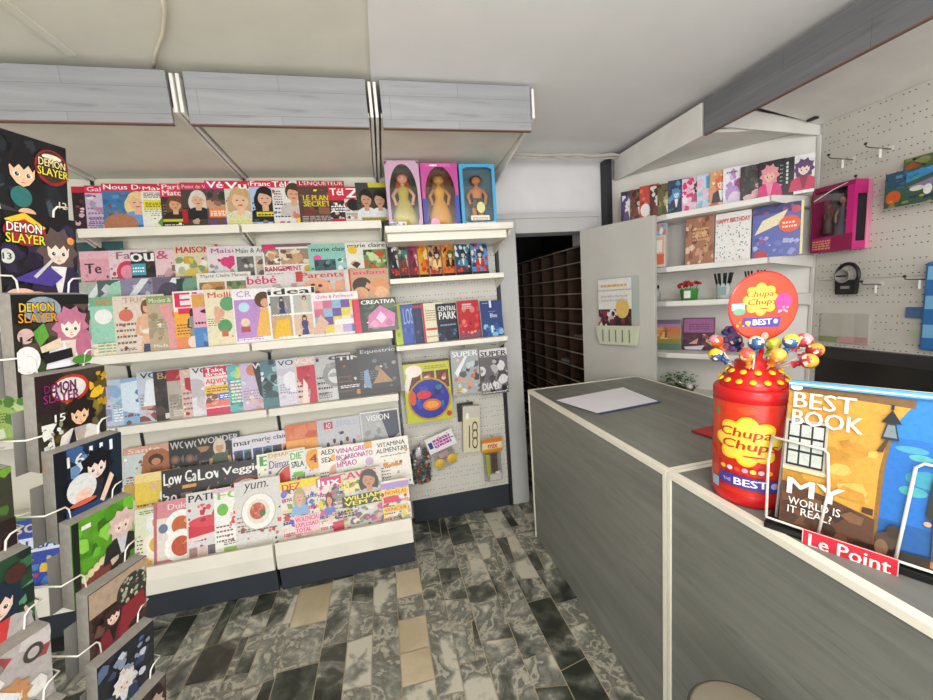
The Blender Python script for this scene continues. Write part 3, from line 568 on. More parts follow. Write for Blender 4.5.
mag_row(TM, [
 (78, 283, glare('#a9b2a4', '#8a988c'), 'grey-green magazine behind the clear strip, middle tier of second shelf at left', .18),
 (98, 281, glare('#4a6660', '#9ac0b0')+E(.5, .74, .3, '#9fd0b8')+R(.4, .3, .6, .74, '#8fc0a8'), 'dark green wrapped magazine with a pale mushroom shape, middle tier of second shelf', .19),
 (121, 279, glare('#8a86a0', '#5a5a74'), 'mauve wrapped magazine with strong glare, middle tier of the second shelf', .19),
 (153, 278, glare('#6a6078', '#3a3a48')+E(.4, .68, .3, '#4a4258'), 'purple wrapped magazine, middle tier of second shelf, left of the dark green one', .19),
 (177, 279, bg('#27403a')+E(.5, .82, .36, '#6f9a80')+R(.4, .5, .6, .82, '#5a8a70')+N(0, .1, 1, .7, 10, ['#1c302c', '#3a5a50']), 'dark green magazine with a pale green tree shape, middle tier of second shelf', .19),
 (197, 274, bg('#e6e4dc')+T('Marie Claire Maison', .08, .92, .94, .98, '#5a5a58', .01)+R(.04, .4, .50, .84, '#b8864a')+N(.04, .4, .5, .84, 12, ['#8a6a3a', '#d8b078', '#e0d0b0'])+R(.54, .4, .97, .84, '#7a8a64')+N(.54, .4, .97, .84, 12, ['#4a6a3a', '#b8a890', '#c89a7a']), 'white magazine with one tan and one green photo, middle tier of second shelf', .27),
 (246, 276, bg('#dcd6d4')+T('b\u00e9b\u00e9', .03, .82, .58, .98, '#d4246c', .05)+N(.5, .1, 1, .8, 12, ['#d8b0a8', '#e8d8d4', '#c89a90', '#b8b4b0'], .2), 'pale magazine with a pink four-letter title, middle tier of second shelf', .27),
 (296, 272, bg('#c8c2bc')+R(0, .8, .12, 1, '#c03a3a')+E(.38, .62, .3, '#e4a684')+E(.3, .72, .04, '#5a2a20')+E(.44, .70, .04, '#5a2a20')+E(.36, .55, .07, '#b04a40')+G([(.62, .3), (.75, .78), (.92, .8), (.85, .3)], '#e0a080')+T('Parents', .1, .86, .9, .97, '#d03a34', .05), 'magazine with a crying baby close-up and red title, middle tier of second shelf', .29),
 (344, 270, bg('#c9a07c')+R(0, 0, .10, 1, '#d8d0c8')+R(.1, 0, .14, 1, '#c83a3a')+T('enfant', .2, .88, .97, .97, '#e03a7a', .05)+E(.38, .66, .22, '#3a2820')+E(.34, .50, .17, '#dca27c')+E(.76, .62, .22, '#d8925c')+E(.80, .50, .16, '#e6b088')+G([(.5, .72), (.7, .58), (.66, .5), (.44, .62)], '#d89a74')+R(.14, 0, 1, .34, '#d8946c'), 'tan magazine of a mother and small child, right end of the middle tier, second shelf', .255),
], 'magazines on the second shelf')
mag_row(TF, [
 (90, 298, bg('#f0e4c4')+R(0, .84, 1, 1, '#6ab48c')+R(0, .2, .5, .84, '#9ad0b8')+T('TRICOT', .08, .86, .92, .96, '#e07a3a', .03)+E(.25, .66, .17, '#f0f0ea')+E(.65, .5, .2, '#f0c06a')+L(.1, .05, .9, .25, 4, '#88b09a')+R(.6, .2, 1, .84, '#f2d890'), 'green and cream craft magazine beside the comic rack, front tier of second shelf'),
 (113, 297, bg('#e0d2c2')+T('TRICOT', .2, .87, .97, .97, '#c89a90', .02)+E(.24, .66, .14, '#d0705a')+W(.66, .02, .93, '#e0aa84', '#7a4a2c', '#e6b490')+R(.56, .30, .86, .56, '#e4b08c')+G([(.52, .0), (.86, 0), (.84, .14), (.54, .14)], '#3a4668')+E(.72, .36, .2, '#efe6da', .05)+L(.08, .05, .4, .1, 2, '#4a3a38'), 'cream magazine with a bare-backed woman in jeans, front tier of second shelf', .225),
 (147, 297, bg('#bba98c')+R(0, .86, 1, 1, '#8aa06a')+T('Modes & Travaux', .05, .88, .95, .96, '#e4e4c8', .02)+G([(.2, .84), (.45, .84), (.7, .4), (.75, 0), (.4, 0), (.38, .5)], '#e09a9c')+E(.72, .66, .22, '#c8804a')+T('Mode', .08, .06, .36, .12, '#f4ece0', .02)+N(0, .1, .3, .7, 8, ['#9a8a6a', '#a89878']), 'brownish magazine with pink trousers and an orange bag, front tier of second shelf'),
 (173, 292, bg('#f0aa28')+R(0, .64, 1, 1, '#f2e4e6')+T('ELLE', .06, .72, 1.6, .97, '#d8204e', .06)+R(.1, .60, .5, .70, '#d8204e')+W(.42, .2, .5, '#3a2620', '#151214', '#8a8a8c')+R(0, 0, 1, .2, '#e88a5a')+E(.4, .1, .14, '#f2d8c8'), 'yellow magazine with a big crimson initial and small figure, front tier of second shelf', .20),
 (192, 294, bg('#e4a8bc')+R(0, .0, 1, .36, '#4a86c4')+R(.0, .75, .5, .97, '#d8a04a')+E(.5, .66, .32, '#25202a', .05)+W(.48, .2, .58, '#8a5a40', '#1c1a20', '#7a4a6a')+E(.5, .78, .2, '#7a98a8')+N(.2, 0, .9, .25, 8, ['#3a5a9a', '#6aa0d0', '#e0c8d0']), 'pink and blue magazine of dolls in a wide black hat, front tier of second shelf', .19),
 (204.5, 291, bg('#e6dcbc')+T('Mollie', .08, .86, .72, .96, '#d0564a', .04)+E(.5, .74, .17, '#5aa06a')+E(.40, .34, .16, '#4a9a5a')+R(.32, .15, .46, .28, '#c06a48')+G([(.66, .50), (1, .62), (1, .04)], '#d04a72')+E(.3, .58, .12, '#dca090')+R(.2, .4, .3, .7, '#e0a888'), 'cream craft magazine with cacti and a pink triangle, front tier of second shelf', .215),
 (232, 290, bg('#f0ecf0')+R(.03, .04, .6, .80, '#b88cc8')+T('CR', .1, .85, .42, .96, '#b090bc', .01)+E(.24, .66, .12, '#b8dcec')+E(.24, .38, .1, '#e8d0b0')+R(.14, .2, .34, .3, '#b84a4a')+G([(.45, .1), (.95, .1), (.9, .62), (.6, .62)], '#e8b45a')+E(.68, .78, .20, '#5a3420')+E(.72, .72, .11, '#d8a080')+G([(.8, .5), (.98, .2), (.9, .15), (.7, .3)], '#e8b45a')+L(.06, .04, .9, .1, 2, '#fff'), 'lilac magazine with a curly-haired child in yellow, front tier of second shelf', .225),
 (267, 289, bg('#efede8')+T('ideal', .02, .87, .98, .985, '#1b2430', .06)+R(.05, .50, .46, .84, '#8a8a8a')+W(.28, .5, .34, '#d8a888', '#2a2a30', '#2a3a68')+R(.52, .50, .98, .84, '#b8b8b4')+W(.75, .5, .34, '#d8b090', '#5a3a28', '#c8c0b0')+R(.04, .06, .46, .46, '#caa27a')+G([(.06, .06), (.42, .06), (.40, .4), (.16, .38)], '#e8b82a')+R(.5, .06, .98, .46, '#d8b8a0')+W(.72, .06, .4, '#d8a080', '#3a2420', '#3a3a7a'), 'white knitting magazine with four photos and a bold dark title, front tier of second shelf', .25),
 (311, 294, bg('#e9e6e8')+T('Quilts & Patchwork', .1, .86, .9, .95, '#d05a8a', .02)+sum([R(.04+.19*i, .06+.19*j, .23+.19*i, .25+.19*j, ['#6a4a9a', '#e0a0a8', '#4a78b0', '#d8c84a', '#c86a8a', '#3a4a8a', '#e8d0c0', '#8ab0c8', '#e0925a', '#b0a0c8'][(i*3+j*7) % 10]) for i in range(5) for j in range(4)], [])+G([(0, .06), (.2, .06), (.32, .3), (.16, .5), (0, .2)], '#d8b098')+R(.45, .24, .95, .36, '#e4e4ea'), 'magazine with a colourful patchwork quilt, left of the black craft cover, second shelf', .255),
 (352, 300, bg('#26302a')+R(0, 0, .03, 1, '#b8143a')+R(.03, 0, .15, 1, '#d0244a')+N(.18, .05, 1, .85, 20, ['#35502e', '#1c2420', '#4a6a3a', '#2a3a2c'], .2)+T('CREATIVA', .2, .83, .97, .95, '#f4f2f0', .06)+G([(.3, .12), (.9, .12), (.95, .5), (.62, .78), (.34, .5)], '#c86ca0')+G([(.5, .4), (.62, .6), (.74, .4), (.62, .24)], '#e8c0d4')+G([(.34, .22), (.46, .36), (.56, .22), (.46, .12)], '#e090b8')+G([(.68, .22), (.8, .38), (.9, .22), (.8, .12)], '#b04a88'), 'black craft magazine with a pink faceted shape and red spine, right end of second shelf', .25),
], 'magazines on the second shelf')
mag_row(TS3, [
 (92, 382, bg('#c8c4dc')+N(0, .1, 1, .9, 12, ['#b0a8c8', '#e0dcec', '#8a94b8'], .25), 'pale lilac magazine beside the comic rack, left end of third shelf'),
 (110, 381, bg('#b4cadc')+N(0, .2, 1, .9, 12, ['#d8e6f0', '#8ab0d0', '#6a90b8'], .25)+L(.05, .1, .8, .4, 5, '#f2f4f6'), 'light blue wrapped magazine near the comic rack on the third shelf'),
 (121, 379, bg('#8ab2d8')+G([(0, .9), (.6, .95), (.3, .5), (.8, .4), (.4, .2), (0, .3)], '#d4e4f0')+T('SO', .3, .45, .9, .75, '#3a78c0', .05)+N(0, 0, 1, .3, 8, ['#d8a48a', '#e8d0c0', '#7a5a50']), 'silvery blue magazine left of the white fashion cover, third shelf'),
 (137, 373, bg('#c0cada')+T('VOGUE', .08, .87, .97, .98, '#14161a', .02)+G([(.2, .84), (.55, .84), (.45, .5), (.7, .3), (.1, .3)], '#e6ecf4')+N(0, .02, 1, .32, 12, ['#c89078', '#8a4a44', '#e8d8d0', '#5a6a8a'], .2), 'pale blue fashion magazine with black lettered masthead, third shelf at left'),
 (153.5, 372, bg('#2c2522')+T('BAZAR', .1, .84, .97, .97, '#b8986a', .03)+N(0, .1, 1, .75, 12, ['#3a302c', '#1a1614', '#4a3a34'], .25)+R(.2, .03, .45, .14, '#d8d4d0'), 'dark brown magazine with a tan letter, left part of the third shelf'),
 (166.5, 371, bg('#b4aca0')+R(0, .78, 1, 1, '#a8182c')+T('AD', .2, .82, .8, .95, '#d86a70', .02)+N(0, .2, 1, .7, 8, ['#a8a094', '#c8c0b4', '#98907f'], .3)+E(.65, .33, .2, '#2a2420')+L(.1, .06, .7, .2, 3, '#d8d4cc'), 'grey magazine with a solid red top block, third shelf'),
 (180, 370, bg('#d8b8b0')+T('VOGUE', .06, .87, .97, .98, '#e8d8b0', .02)+G([(.1, .82), (.8, .82), (.9, .4), (.8, 0), (.3, 0), (.5, .35), (.1, .6)], '#b01c34')+G([(.3, 0), (.42, 0), (.6, .3), (.45, .5)], '#eed4c8'), 'magazine with a model in a crimson dress, left part of third shelf'),
 (190, 368, bg('#e2dfe2')+T('VOGUE', .06, .87, .97, .98, '#1a1a1c', .02)+N(0, .1, .7, .8, 10, ['#ece8ea', '#d0c8cc', '#c0b8c0'], .3)+E(.6, .2, .12, '#c86a70'), 'near-white fashion magazine left of the bright headline cover, third shelf'),
 (203.5, 368, bg('#f0ded8')+R(0, .80, .98, 1, '#d81e50')+T('Take a', .06, .89, .62, .98, '#fff', .05)+T('Break', .06, .81, .54, .885, '#fff', .05)+T('ADVICE', .04, .65, .60, .75, '#d8204a', .04)+R(0, .44, 1, .60, '#e8c43a')+L(.05, .48, .9, .58, 2, '#b03030')+R(.3, .30, 1, .43, '#3a72c8')+L(.34, .33, .95, .41, 2, '#fff')+R(0, .16, .95, .29, '#e87a64')+R(0, .0, .7, .13, '#d8245a')+N(0, .2, .3, .45, 6, ['#8a5a40', '#d8b090']), 'bright weekly magazine with red, yellow and blue headline blocks, third shelf'),
 (227, 366, bg('#5ab4b8')+N(0, .1, 1, .95, 18, ['#3a9aa8', '#8ad0b0', '#c8d868', '#4a8aa0', '#b08ab0'], .22)+L(.06, .2, .7, .7, 7, '#e0f0c8'), 'turquoise and lime magazine right of the bright headline cover, third shelf'),
 (240, 364, bg('#c8b4d4')+E(.3, .84, .16, '#c87a5c')+G([(.3, 1), (1, 1), (1, .1), (.6, .08), (.42, .3)], '#15151a')+T('W', .3, .86, .6, .98, '#d8d8d8', .03)+N(0, 0, .6, .3, 6, ['#d8b8a0', '#c89a80', '#e8d8c8']), 'lilac magazine with a sweep of long black hair, third shelf'),
 (260, 361, bg('#4d7880')+N(0, .2, 1, 1, 20, ['#9ac0c8', '#2a4a54', '#6a9aa0', '#d0e0e4', '#1c3038'], .2)+G([(.4, .1), (.9, .5), (1, .1)], '#b01c30'), 'steel-blue magazine with a red corner, right of the black hair cover, third shelf'),
 (276, 360, bg('#d3d0dc')+T('VOGUE', .05, .86, .97, .97, '#1a1a20', .02)+N(0, .1, 1, .8, 10, ['#dcd8e4', '#c4c0d0', '#e4e2ea'], .3)+L(.25, .24, .5, .30, 1, '#a08ad0'), 'plain lavender fashion magazine with thin black title, third shelf'),
 (294, 359, bg('#ddc4bc')+T('VOGUE', .0, .88, .9, .985, '#f0e4dc', .03)+G([(.05, .82), (.85, .84), (.95, .5), (.9, 0), (.3, 0), (.36, .3), (.05, .55)], '#bf2a42')+N(.1, .3, .9, .8, 10, ['#a82038', '#cf4a58'], .15)+G([(.12, 0), (.28, 0), (.30, .4), (.2, .55)], '#efd9cf'), 'magazine with a model wearing a big red dress, right half of the third shelf'),
 (314, 356, bg('#b9b8b6')+T('i C', .05, .86, .80, .96, '#16161a', .05)+E(.55, .55, .36, '#8a8988')+E(.55, .52, .22, '#d2d1cf')+N(.3, .5, .8, .82, 10, ['#6a6968', '#9a9998'], .12)+R(.3, 0, .85, .25, '#c8c7c5')+L(.04, .06, .4, .2, 3, '#5a5a5a'), 'grey magazine with a black and white portrait, third shelf right half', .215),
 (335, 356, bg('#2f2b2a')+T('TIME', .05, .88, .95, .97, '#e2ded8', .04)+N(.6, .1, 1, .85, 12, ['#8a5a40', '#4a3a34', '#b07a58', '#2a3034'], .2)+L(.08, .24, .7, .32, 2, '#e8e4e0')+N(.5, 0, 1, .2, 6, ['#c07848', '#7a4a34']), 'near-black news magazine with a warm-lit face at its right, third shelf', .215),
 (356.5, 349, bg('#2f3130')+T('Equestrio', .08, .86, .88, .96, '#c8c6c0', .03)+G([(.1, .2), (.26, .14), (.22, .55), (.12, .52)], '#7a98b4')+G([(.3, .24), (.76, .24), (.6, .42), (.48, .56), (.42, .4)], '#a8845a')+E(.44, .55, .07, '#8a7458')+R(0, 0, .9, .14, '#232524')+R(.92, 0, 1, .9, '#8a8884'), 'large black magazine with a seated figure, right end of the third shelf', .27),
], 'magazines on the third shelf')
four = lambda: sum([R(.04+.235*i, .1, .26+.235*i, .70, ['#3a4a8a', '#2a7a90', '#2a3048', '#e08a2a'][i])+E(.15+.235*i, .42, .085, SK[i % 4])+E(.15+.235*i, .56, .09, '#1c1614', .10)+R(.06+.235*i, .1, .24+.235*i, .28, ['#d8508a', '#e8a83a', '#2a2a30', '#c84a3a'][i]) for i in range(4)], [])
faces = lambda: sum([E(.14+.24*i, .62-.22*j, .11, ['#6a5040', '#5a6058'][(i+j) % 2])+E(.14+.24*i, .62-.22*j, .06, '#8f6c50') for i in range(4) for j in range(3)], [])
wonder = lambda: bg('#1f1f20')+faces()+T('WONDER', .04, .82, .96, .96, '#c9c8c4', .04)
mag_row(BB, [
 (124, 449, bg('#c8d4d4')+R(0, .86, 1, 1, '#d8a08c')+T('Sante', .1, .88, .7, .97, '#f2dcd2', .03)+G([(.3, .3), (.38, .8), (.5, .9), (.75, .9), (.92, .8), (.95, .3)], '#a8683e')+E(.62, .70, .15, '#4a2a1c')+E(.62, .66, .09, '#c88a60')+R(.5, .3, .74, .55, '#8a5230')+R(0, 0, 1, .3, '#c8a050'), 'magazine with a tanned woman raising her arms, back tier of the foot display at left', .26),
 (169.5, 441, wonder(), 'leftmost of the three matching black magazines with white lettering, foot display'),
 (184, 440, wonder(), 'middle one of the three matching black magazines with white lettering, foot display'),
 (197, 437, bg('#231f1d')+T('WONDER', .04, .84, .96, .96, '#c9c8c4', .04)+N(0, .1, 1, .8, 18, ['#7a5a40', '#3a2a20', '#a87a50', '#4a4038'], .16)+W(.52, -.1, 1.05, '#c89870', '#d8cab8', '#4a5a40'), 'front one of three matching black magazines, showing a figure in a green dress, foot display', .235),
 (232.5, 438, bg('#dcd8e0')+T('marie claire', .04, .80, 1.4, .92, '#17171b', .04)+four(), 'white magazine with portrait strip, mostly covered by its twin, back tier of foot display', .22),
 (251, 435, bg('#dcd8e0')+T('marie claire', .04, .83, .96, .93, '#17171b', .04)+four(), 'white magazine with a strip of four portraits, back tier of foot display', .235),
 (285.5, 426, bg('#e48a3c')+R(0, .66, 1, 1, '#d8703a')+N(0, .7, 1, 1, 8, ['#e0845a', '#c86038'], .3)+R(0, .3, 1, .68, '#eda650')+G([(0, .34), (.4, .2), (1, .45), (1, .1), (0, .1)], '#4a3a38')+G([(.5, .3), (.9, .42), (1, .36), (.7, .22)], '#c8c8cc'), 'orange sunset magazine in the back tier of the foot display', .24),
 (317, 421, bg('#c0c0c4')+R(.16, .80, .36, .94, '#c01c34')+T('AD', .2, .82, .32, .92, '#f0dcdc', .02)+T('NAILS', .46, .82, .9, .93, '#9ab4d4', .04)+sum([G([(.2+.15*i, .45+.06*(i % 2)), (.26+.15*i, .47+.06*(i % 2)), (.34+.15*i, .2), (.2+.15*i, .1)], '#e0b498')+E(.22+.15*i, .48+.06*(i % 2), .035, '#2a1a20', .05) for i in range(5)], []), 'grey magazine of hands with dark nails, back tier of the foot display', .265),
 (360, 413, bg('#dcdcdc')+R(.03, .03, .97, .97, '#a8aaa8')+N(.03, .1, .5, .8, 10, ['#8a8c8a', '#b8bab8', '#989a9c'], .2)+G([(.5, .96), (.97, .96), (.97, .5), (.70, .36)], '#2c3444')+T('VISION', .16, .80, .74, .92, '#f0f0f0', .02), 'grey magazine with a dark slanting block, right end of the back tier, foot display', .25),
], 'magazines on the foot display')
def tab(title, bar, seed, extra):
    RND.seed(seed); return bg('#e8ded4')+N(0, 0, 1, .86, 50, ['#d8508a', '#e8d020', '#7a6ac8', '#d8a088', '#5a4a48', '#e8e0d8', '#88a848', '#4a80c0', '#c03a3a', '#f0c8b0'], .12)+sum([L(.03+.32*i, .05+.2*j, .30+.32*i, .11+.2*j, 2, ['#d8204a', '#3a3a8a', '#e8e02a', '#8a2a8a'][(i+j) % 4], .7) for i in range(3) for j in range(4)], [])+extra
mag_row(BM, [
 (136, 475, bg('#e8c84a')+R(0, .84, 1, 1, '#f0d890')+N(0, 0, 1, .8, 26, ['#d86a4a', '#e8a04a', '#c8d890', '#f0e8d0', '#6a8a3a', '#e0b890'], .18)+FD(.75, .55, .22, '#f0ece0', '#c84a2a'), 'yellow recipe magazine with small dishes, middle tier of foot display at left', .225),
 (162.5, 471, bg('#211b1a')+T('Low Carb', .05, .72, .96, .94, '#f4f2ee', .07)+R(.44, .62, .96, .68, '#e0a04a')+T('30', .05, .38, .32, .54, '#f4f2ee', .06)+N(.4, 0, 1, .55, 12, ['#8a6a58', '#4a3a34', '#c8a890'], .2), 'black recipe magazine with white title, middle tier left one of two alike', .23),
 (197, 467, bg('#2c211f')+T('Low Carb', .05, .74, 1.5, .95, '#f4f2ee', .07)+N(0, .2, 1, .68, 16, ['#8a5a48', '#b88a70', '#4a2a24', '#d8b8a0'], .2), 'black recipe magazine with white title and meat photo, middle tier right one of two alike', .22),
 (219, 465, bg('#1c1716')+T('Veggie', .1, .74, .97, .93, '#f4f2ee', .07)+FD(.62, .40, .42, '#8a3a2a', '#d86a4a')+N(.3, .1, 1, .6, 10, ['#e0705a', '#c04a34', '#f0c8a8'], .16)+L(.05, .2, .25, .5, 4, '#e0dcd4'), 'black magazine with a red dish, middle tier of foot display', .235),
 (257.5, 455, bg('#eef0dc')+T('ES', .1, .78, .8, .96, '#4a9a4a', .05)+N(0, .1, .9, .7, 12, ['#a8c84a', '#6aa048', '#dce8b8', '#f0f0e0'], .2), 'white magazine with green lettering, middle tier, left of the watermelon cover', .18),
 (267.5, 453, bg('#e4dcd0')+T('DIMANCHE', .05, .90, .95, .97, '#d8a01e', .03)+T('Dimanche', .05, .70, .9, .84, '#7a4ab0', .04)+E(.6, .36, .5, '#3f8a4a')+E(.6, .40, .42, '#dde8c8')+E(.6, .42, .38, '#dc4a3c')+R(0, 0, 1, .12, '#efe9df'), 'magazine with a watermelon wedge, middle tier of foot display', .215),
 (289.5, 452, bg('#e9ecdc')+T('DIET', .05, .84, .52, .97, '#5aa848', .05)+T('SALAD', .06, .69, .54, .80, '#2a3a30', .05)+N(.1, .05, .9, .6, 14, ['#7ab848', '#c8e0a0', '#eef0e0', '#4a8a3a'], .2)+T('fit', .15, .3, .7, .5, '#d8508a', .02), 'white diet magazine with green and black lettering, middle tier of foot display', .19),
 (304, 451, bg('#dfe4e8')+E(.4, .82, .34, '#eda22a')+T('43', .18, .74, .62, .90, '#8a2a2a', .06)+N(.1, .1, .9, .62, 12, ['#d8a890', '#c87a68', '#a8c8e0', '#f0e0d8'], .2), 'pale magazine with an orange disc bearing 43, middle tier of foot display', .19),
 (318, 449, bg('#efe9dd')+T('ALEX', .10, .86, .52, .96, '#2a2422', .03)+T('SEX', .10, .71, .42, .81, '#2a2422', .03)+E(.46, .78, .09, '#eda82a')+G([(.2, 0), (.3, .55), (.7, .6), (.8, 0)], '#d8906a')+E(.5, .5, .2, '#e0a888'), 'cream magazine with dark title and an orange dot, middle tier of foot display', .20),
 (335, 447, bg('#efe9e4')+T('VINAGRE', .03, .85, .74, .95, '#b8388e', .05)+T('BICARBONATO', .03, .72, .90, .82, '#a8348e', .05)+T('LIMAO', .03, .58, .5, .69, '#b8388e', .05)+R(.72, .86, .96, 1, '#e8a04a')+E(.8, .6, .1, '#c8a8c8')+N(.0, .2, .9, .5, 10, ['#e8d8a0', '#b8d088', '#f0e4e0'], .18), 'white magazine with purple three-line headline, middle tier of foot display', .25),
 (372, 441, bg('#ece7da')+T('VITAMINA', .14, .84, .9, .93, '#3a3a38', .03)+T('ALIMENTAR', .10, .72, .96, .81, '#3a3a38', .03)+L(.2, .64, .9, .68, 1, '#a09a8c')+N(.25, .42, .8, .52, 14, ['#c8721e', '#e0a030', '#8a4a1a'], .07)+E(.5, .45, .25, '#d88a28', .03), 'plain cream magazine with two-line dark title, right end of middle tier, foot display', .23),
], 'magazines on the foot display')
mag_row(BF, [
 (136, 510, bg('#dfe3c4')+FD(.55, .72, .32, '#e8ecf0', '#d8a04a')+FD(.5, .34, .34, '#f0e8d8', '#e0b030')+N(0, 0, 1, .14, 8, ['#e0a030', '#c84a3a', '#7aa048'])+L(.1, .9, .9, .97, 2, '#7a9a4a'), 'pale green food magazine with dishes, front tier of the foot display beside the comic rack', .225),
 (155, 503, bg('#d88a90')+T('Dulces', .3, .84, .92, .94, '#f6dcdc', .04)+R(.06, .04, .97, .72, '#e8ddd4')+FD(.58, .56, .34, '#fafaf6', '#c8602a')+FD(.58, .22, .36, '#fafaf6', '#c04a22')+E(.2, .55, .1, '#6a7a9a')+R(0, 0, .06, 1, '#c06a74'), 'pink magazine with two plated dishes, front tier of foot display', .22),
 (187, 494, bg('#dcdad8')+T('PATISSERIE', .06, .85, 1.35, .96, '#1d1a1c', .05)+G([(.04, .22), (.96, .3), (.96, .55), (.04, .48)], '#cf2436')+G([(.04, .22), (.96, .3), (.96, .36), (.04, .29)], '#f0d8d4')+E(.5, .52, .46, '#dc3a48', .09)+N(.3, .52, .9, .80, 14, ['#c81c2e', '#e04a50', '#a81424'], .1)+sum([R(.05+.2*i, 0, .22+.2*i, .14, ['#a8807a', '#d8c0b8', '#6a5a68', '#c89a88', '#e8dcd4'][i]) for i in range(5)], []), 'magazine with a red berry cake, front tier of foot display', .225),
 (214.5, 491, bg('#f1f1ea')+T('FOU', .1, .84, 1.05, .97, '#8ac04a', .03)+R(.0, .95, 1, 1, '#e8b8cc')+E(.2, .67, .13, '#6ab83a')+N(.35, .38, .9, .70, 16, ['#d82a44', '#e86a78', '#a8182e', '#f0c8c8'], .1)+G([(.45, .5), (.9, .5), (.8, .22), (.6, .2)], '#ecdcdc')+L(.2, .1, .8, .16, 2, '#5a5a5a')+R(.2, 0, 1, .06, '#9ac85a'), 'white magazine with red dessert and green dot, left of the spaghetti plate cover, foot display', .215),
 (235, 483, bg('#d9d6d0')+T('yum.', .2, .81, .74, .955, '#2a2624', .01, .2)+E(.5, .50, .38, '#c4bcae')+E(.5, .505, .355, '#f3f0e6')+E(.5, .50, .25, '#e2dbca')+E(.48, .51, .17, '#c4502e')+N(.36, .42, .6, .62, 18, ['#d8683e', '#b03c20', '#e08a58'], .05)+E(.58, .47, .07, '#3f6a3a')+L(.1, .215, .9, .235, 1, '#5a4a44', .9), 'light grey magazine with one plate of spaghetti, front tier of foot display', .24),
 (280.5, 483, tab('D', '#c02038', 5, R(0, .86, 1, 1, '#ecd62a')+T('DEZ', .06, .84, .5, .96, '#d4204c', .08)+B(.46, .38, .48, '#dcae90', '#b8a878', '#8ab0d8')+R(.3, .06, .9, .36, '#f0c4cc')+T('VIOLENCIA', .33, .26, .88, .34, '#d82a5a', .05)+T('EXPLOSAO', .33, .17, .88, .24, '#d82a5a', .05)+T('TOTAL', .33, .08, .7, .15, '#d82a5a', .05)), 'crowded gossip magazine with a pink headline panel, front tier of foot display', .22),
 (317, 479, tab('lux', '#d03060', 6, R(0, .84, .86, 1, '#d83a70')+T('lux', .06, .84, .80, .985, '#fff', .06)+B(.4, .3, .42, '#d8a080', '#6a3a2a', '#6a78c0')), 'crowded gossip magazine with white lettering on pink, left of the smiling woman cover, foot display', .16),
 (330, 475, bg('#cfd0c4')+T('CAVES', .14, .86, .90, .985, '#d8324e', .07)+N(0, .5, .26, .9, 12, ['#4a4a40', '#e0d040', '#8a8a80'], .12)+R(.26, .62, .58, .84, '#e8dc9a')+N(.28, .62, .56, .84, 10, ['#e8b82a', '#c8942a', '#5a8a3a'], .08)+B(.74, .40, .6, '#c48a68', '#3a2c2c', '#b8b0b0')+R(.2, .36, .98, .56, '#3a3a30')+T('WILLIAM', .24, .47, .95, .55, '#ece020', .06)+T('VEM AI', .24, .38, .95, .455, '#ece020', .06)+N(0, 0, 1, .33, 36, ['#a878a0', '#d8a8a0', '#7a5a70', '#e8dcd0', '#8a8a60', '#d0508a'], .1)+L(.05, .2, .4, .33, 3, '#3a3a3a')+R(0, .0, .2, .16, '#c8304a'), 'magazine with a smiling dark-haired woman and yellow headline, front tier of foot display', .30),
], 'magazines on the foot display', t=.0025, yaw=.045)
BF2 = Tier((0, 2.188, .262), 0, .33)
mag_row(BF2, [(380.5, 482, tab('n', '#c02038', 9, R(0, .80, 1, .94, '#a88ac8')+R(.1, .62, .95, .78, '#ecd028')+T('NOVELAS', .14, .65, .9, .75, '#c81e4a', .05)+R(.05, .46, .6, .6, '#d81e4a')+R(.0, .22, .9, .36, '#e8c83a')+T('VENCER', .05, .25, .85, .33, '#c01e4a', .04)), 'small colourful gossip magazine, right end of the front tier of foot display', .165)], 'magazines on the foot display', yaw=.02)
# what shows through the comic rack at the far left
mag_row(BF, [
 (14, 522, bg('#2f49a8')+T('sortu', .05, .80, .95, .95, '#d8c8a0', .04)+R(0, .5, 1, .72, '#dfe6f4')+T('ALGAR', .05, .54, .95, .68, '#2a4a9a', .05)+N(0, 0, 1, .45, 14, ['#d02a2a', '#e8e0d0', '#4a80c0', '#e0c040']), 'blue and white newspaper seen through the wires of the comic rack', .24),
 (-16, 524, bg('#5a9a3a')+N(0, 0, 1, .9, 20, ['#7ab84a', '#3a7a2a', '#c8d890', '#2a4a20'], .2), 'green magazine at the far left of the foot display, behind the comic rack', .2),
], 'magazines on the foot display')
mag_row(TS3, [(-14, 395, bg('#a8c86a')+N(0, 0, 1, .9, 16, ['#88b048', '#d0e0a0', '#e8ecd0', '#5a8a3a'], .2), 'lime green magazine behind the comic rack on the third shelf', .2)], 'magazines on the third shelf')
# clear strip in front of the middle tier
_c = MB().box(-1.45, 2.332, 1.60, -.95, 2.3335, 1.64).box(-1.45, 2.332, 1.391, -1.447, 2.3335, 1.60).box(-.953, 2.332, 1.391, -.95, 2.3335, 1.60)
tag(_c.build('clear_strip', CLEAR, org=(-1.2, 2.33, 1.39)), 'clear plastic strip across the second shelf in front of the wrapped magazines', 'plastic strip')

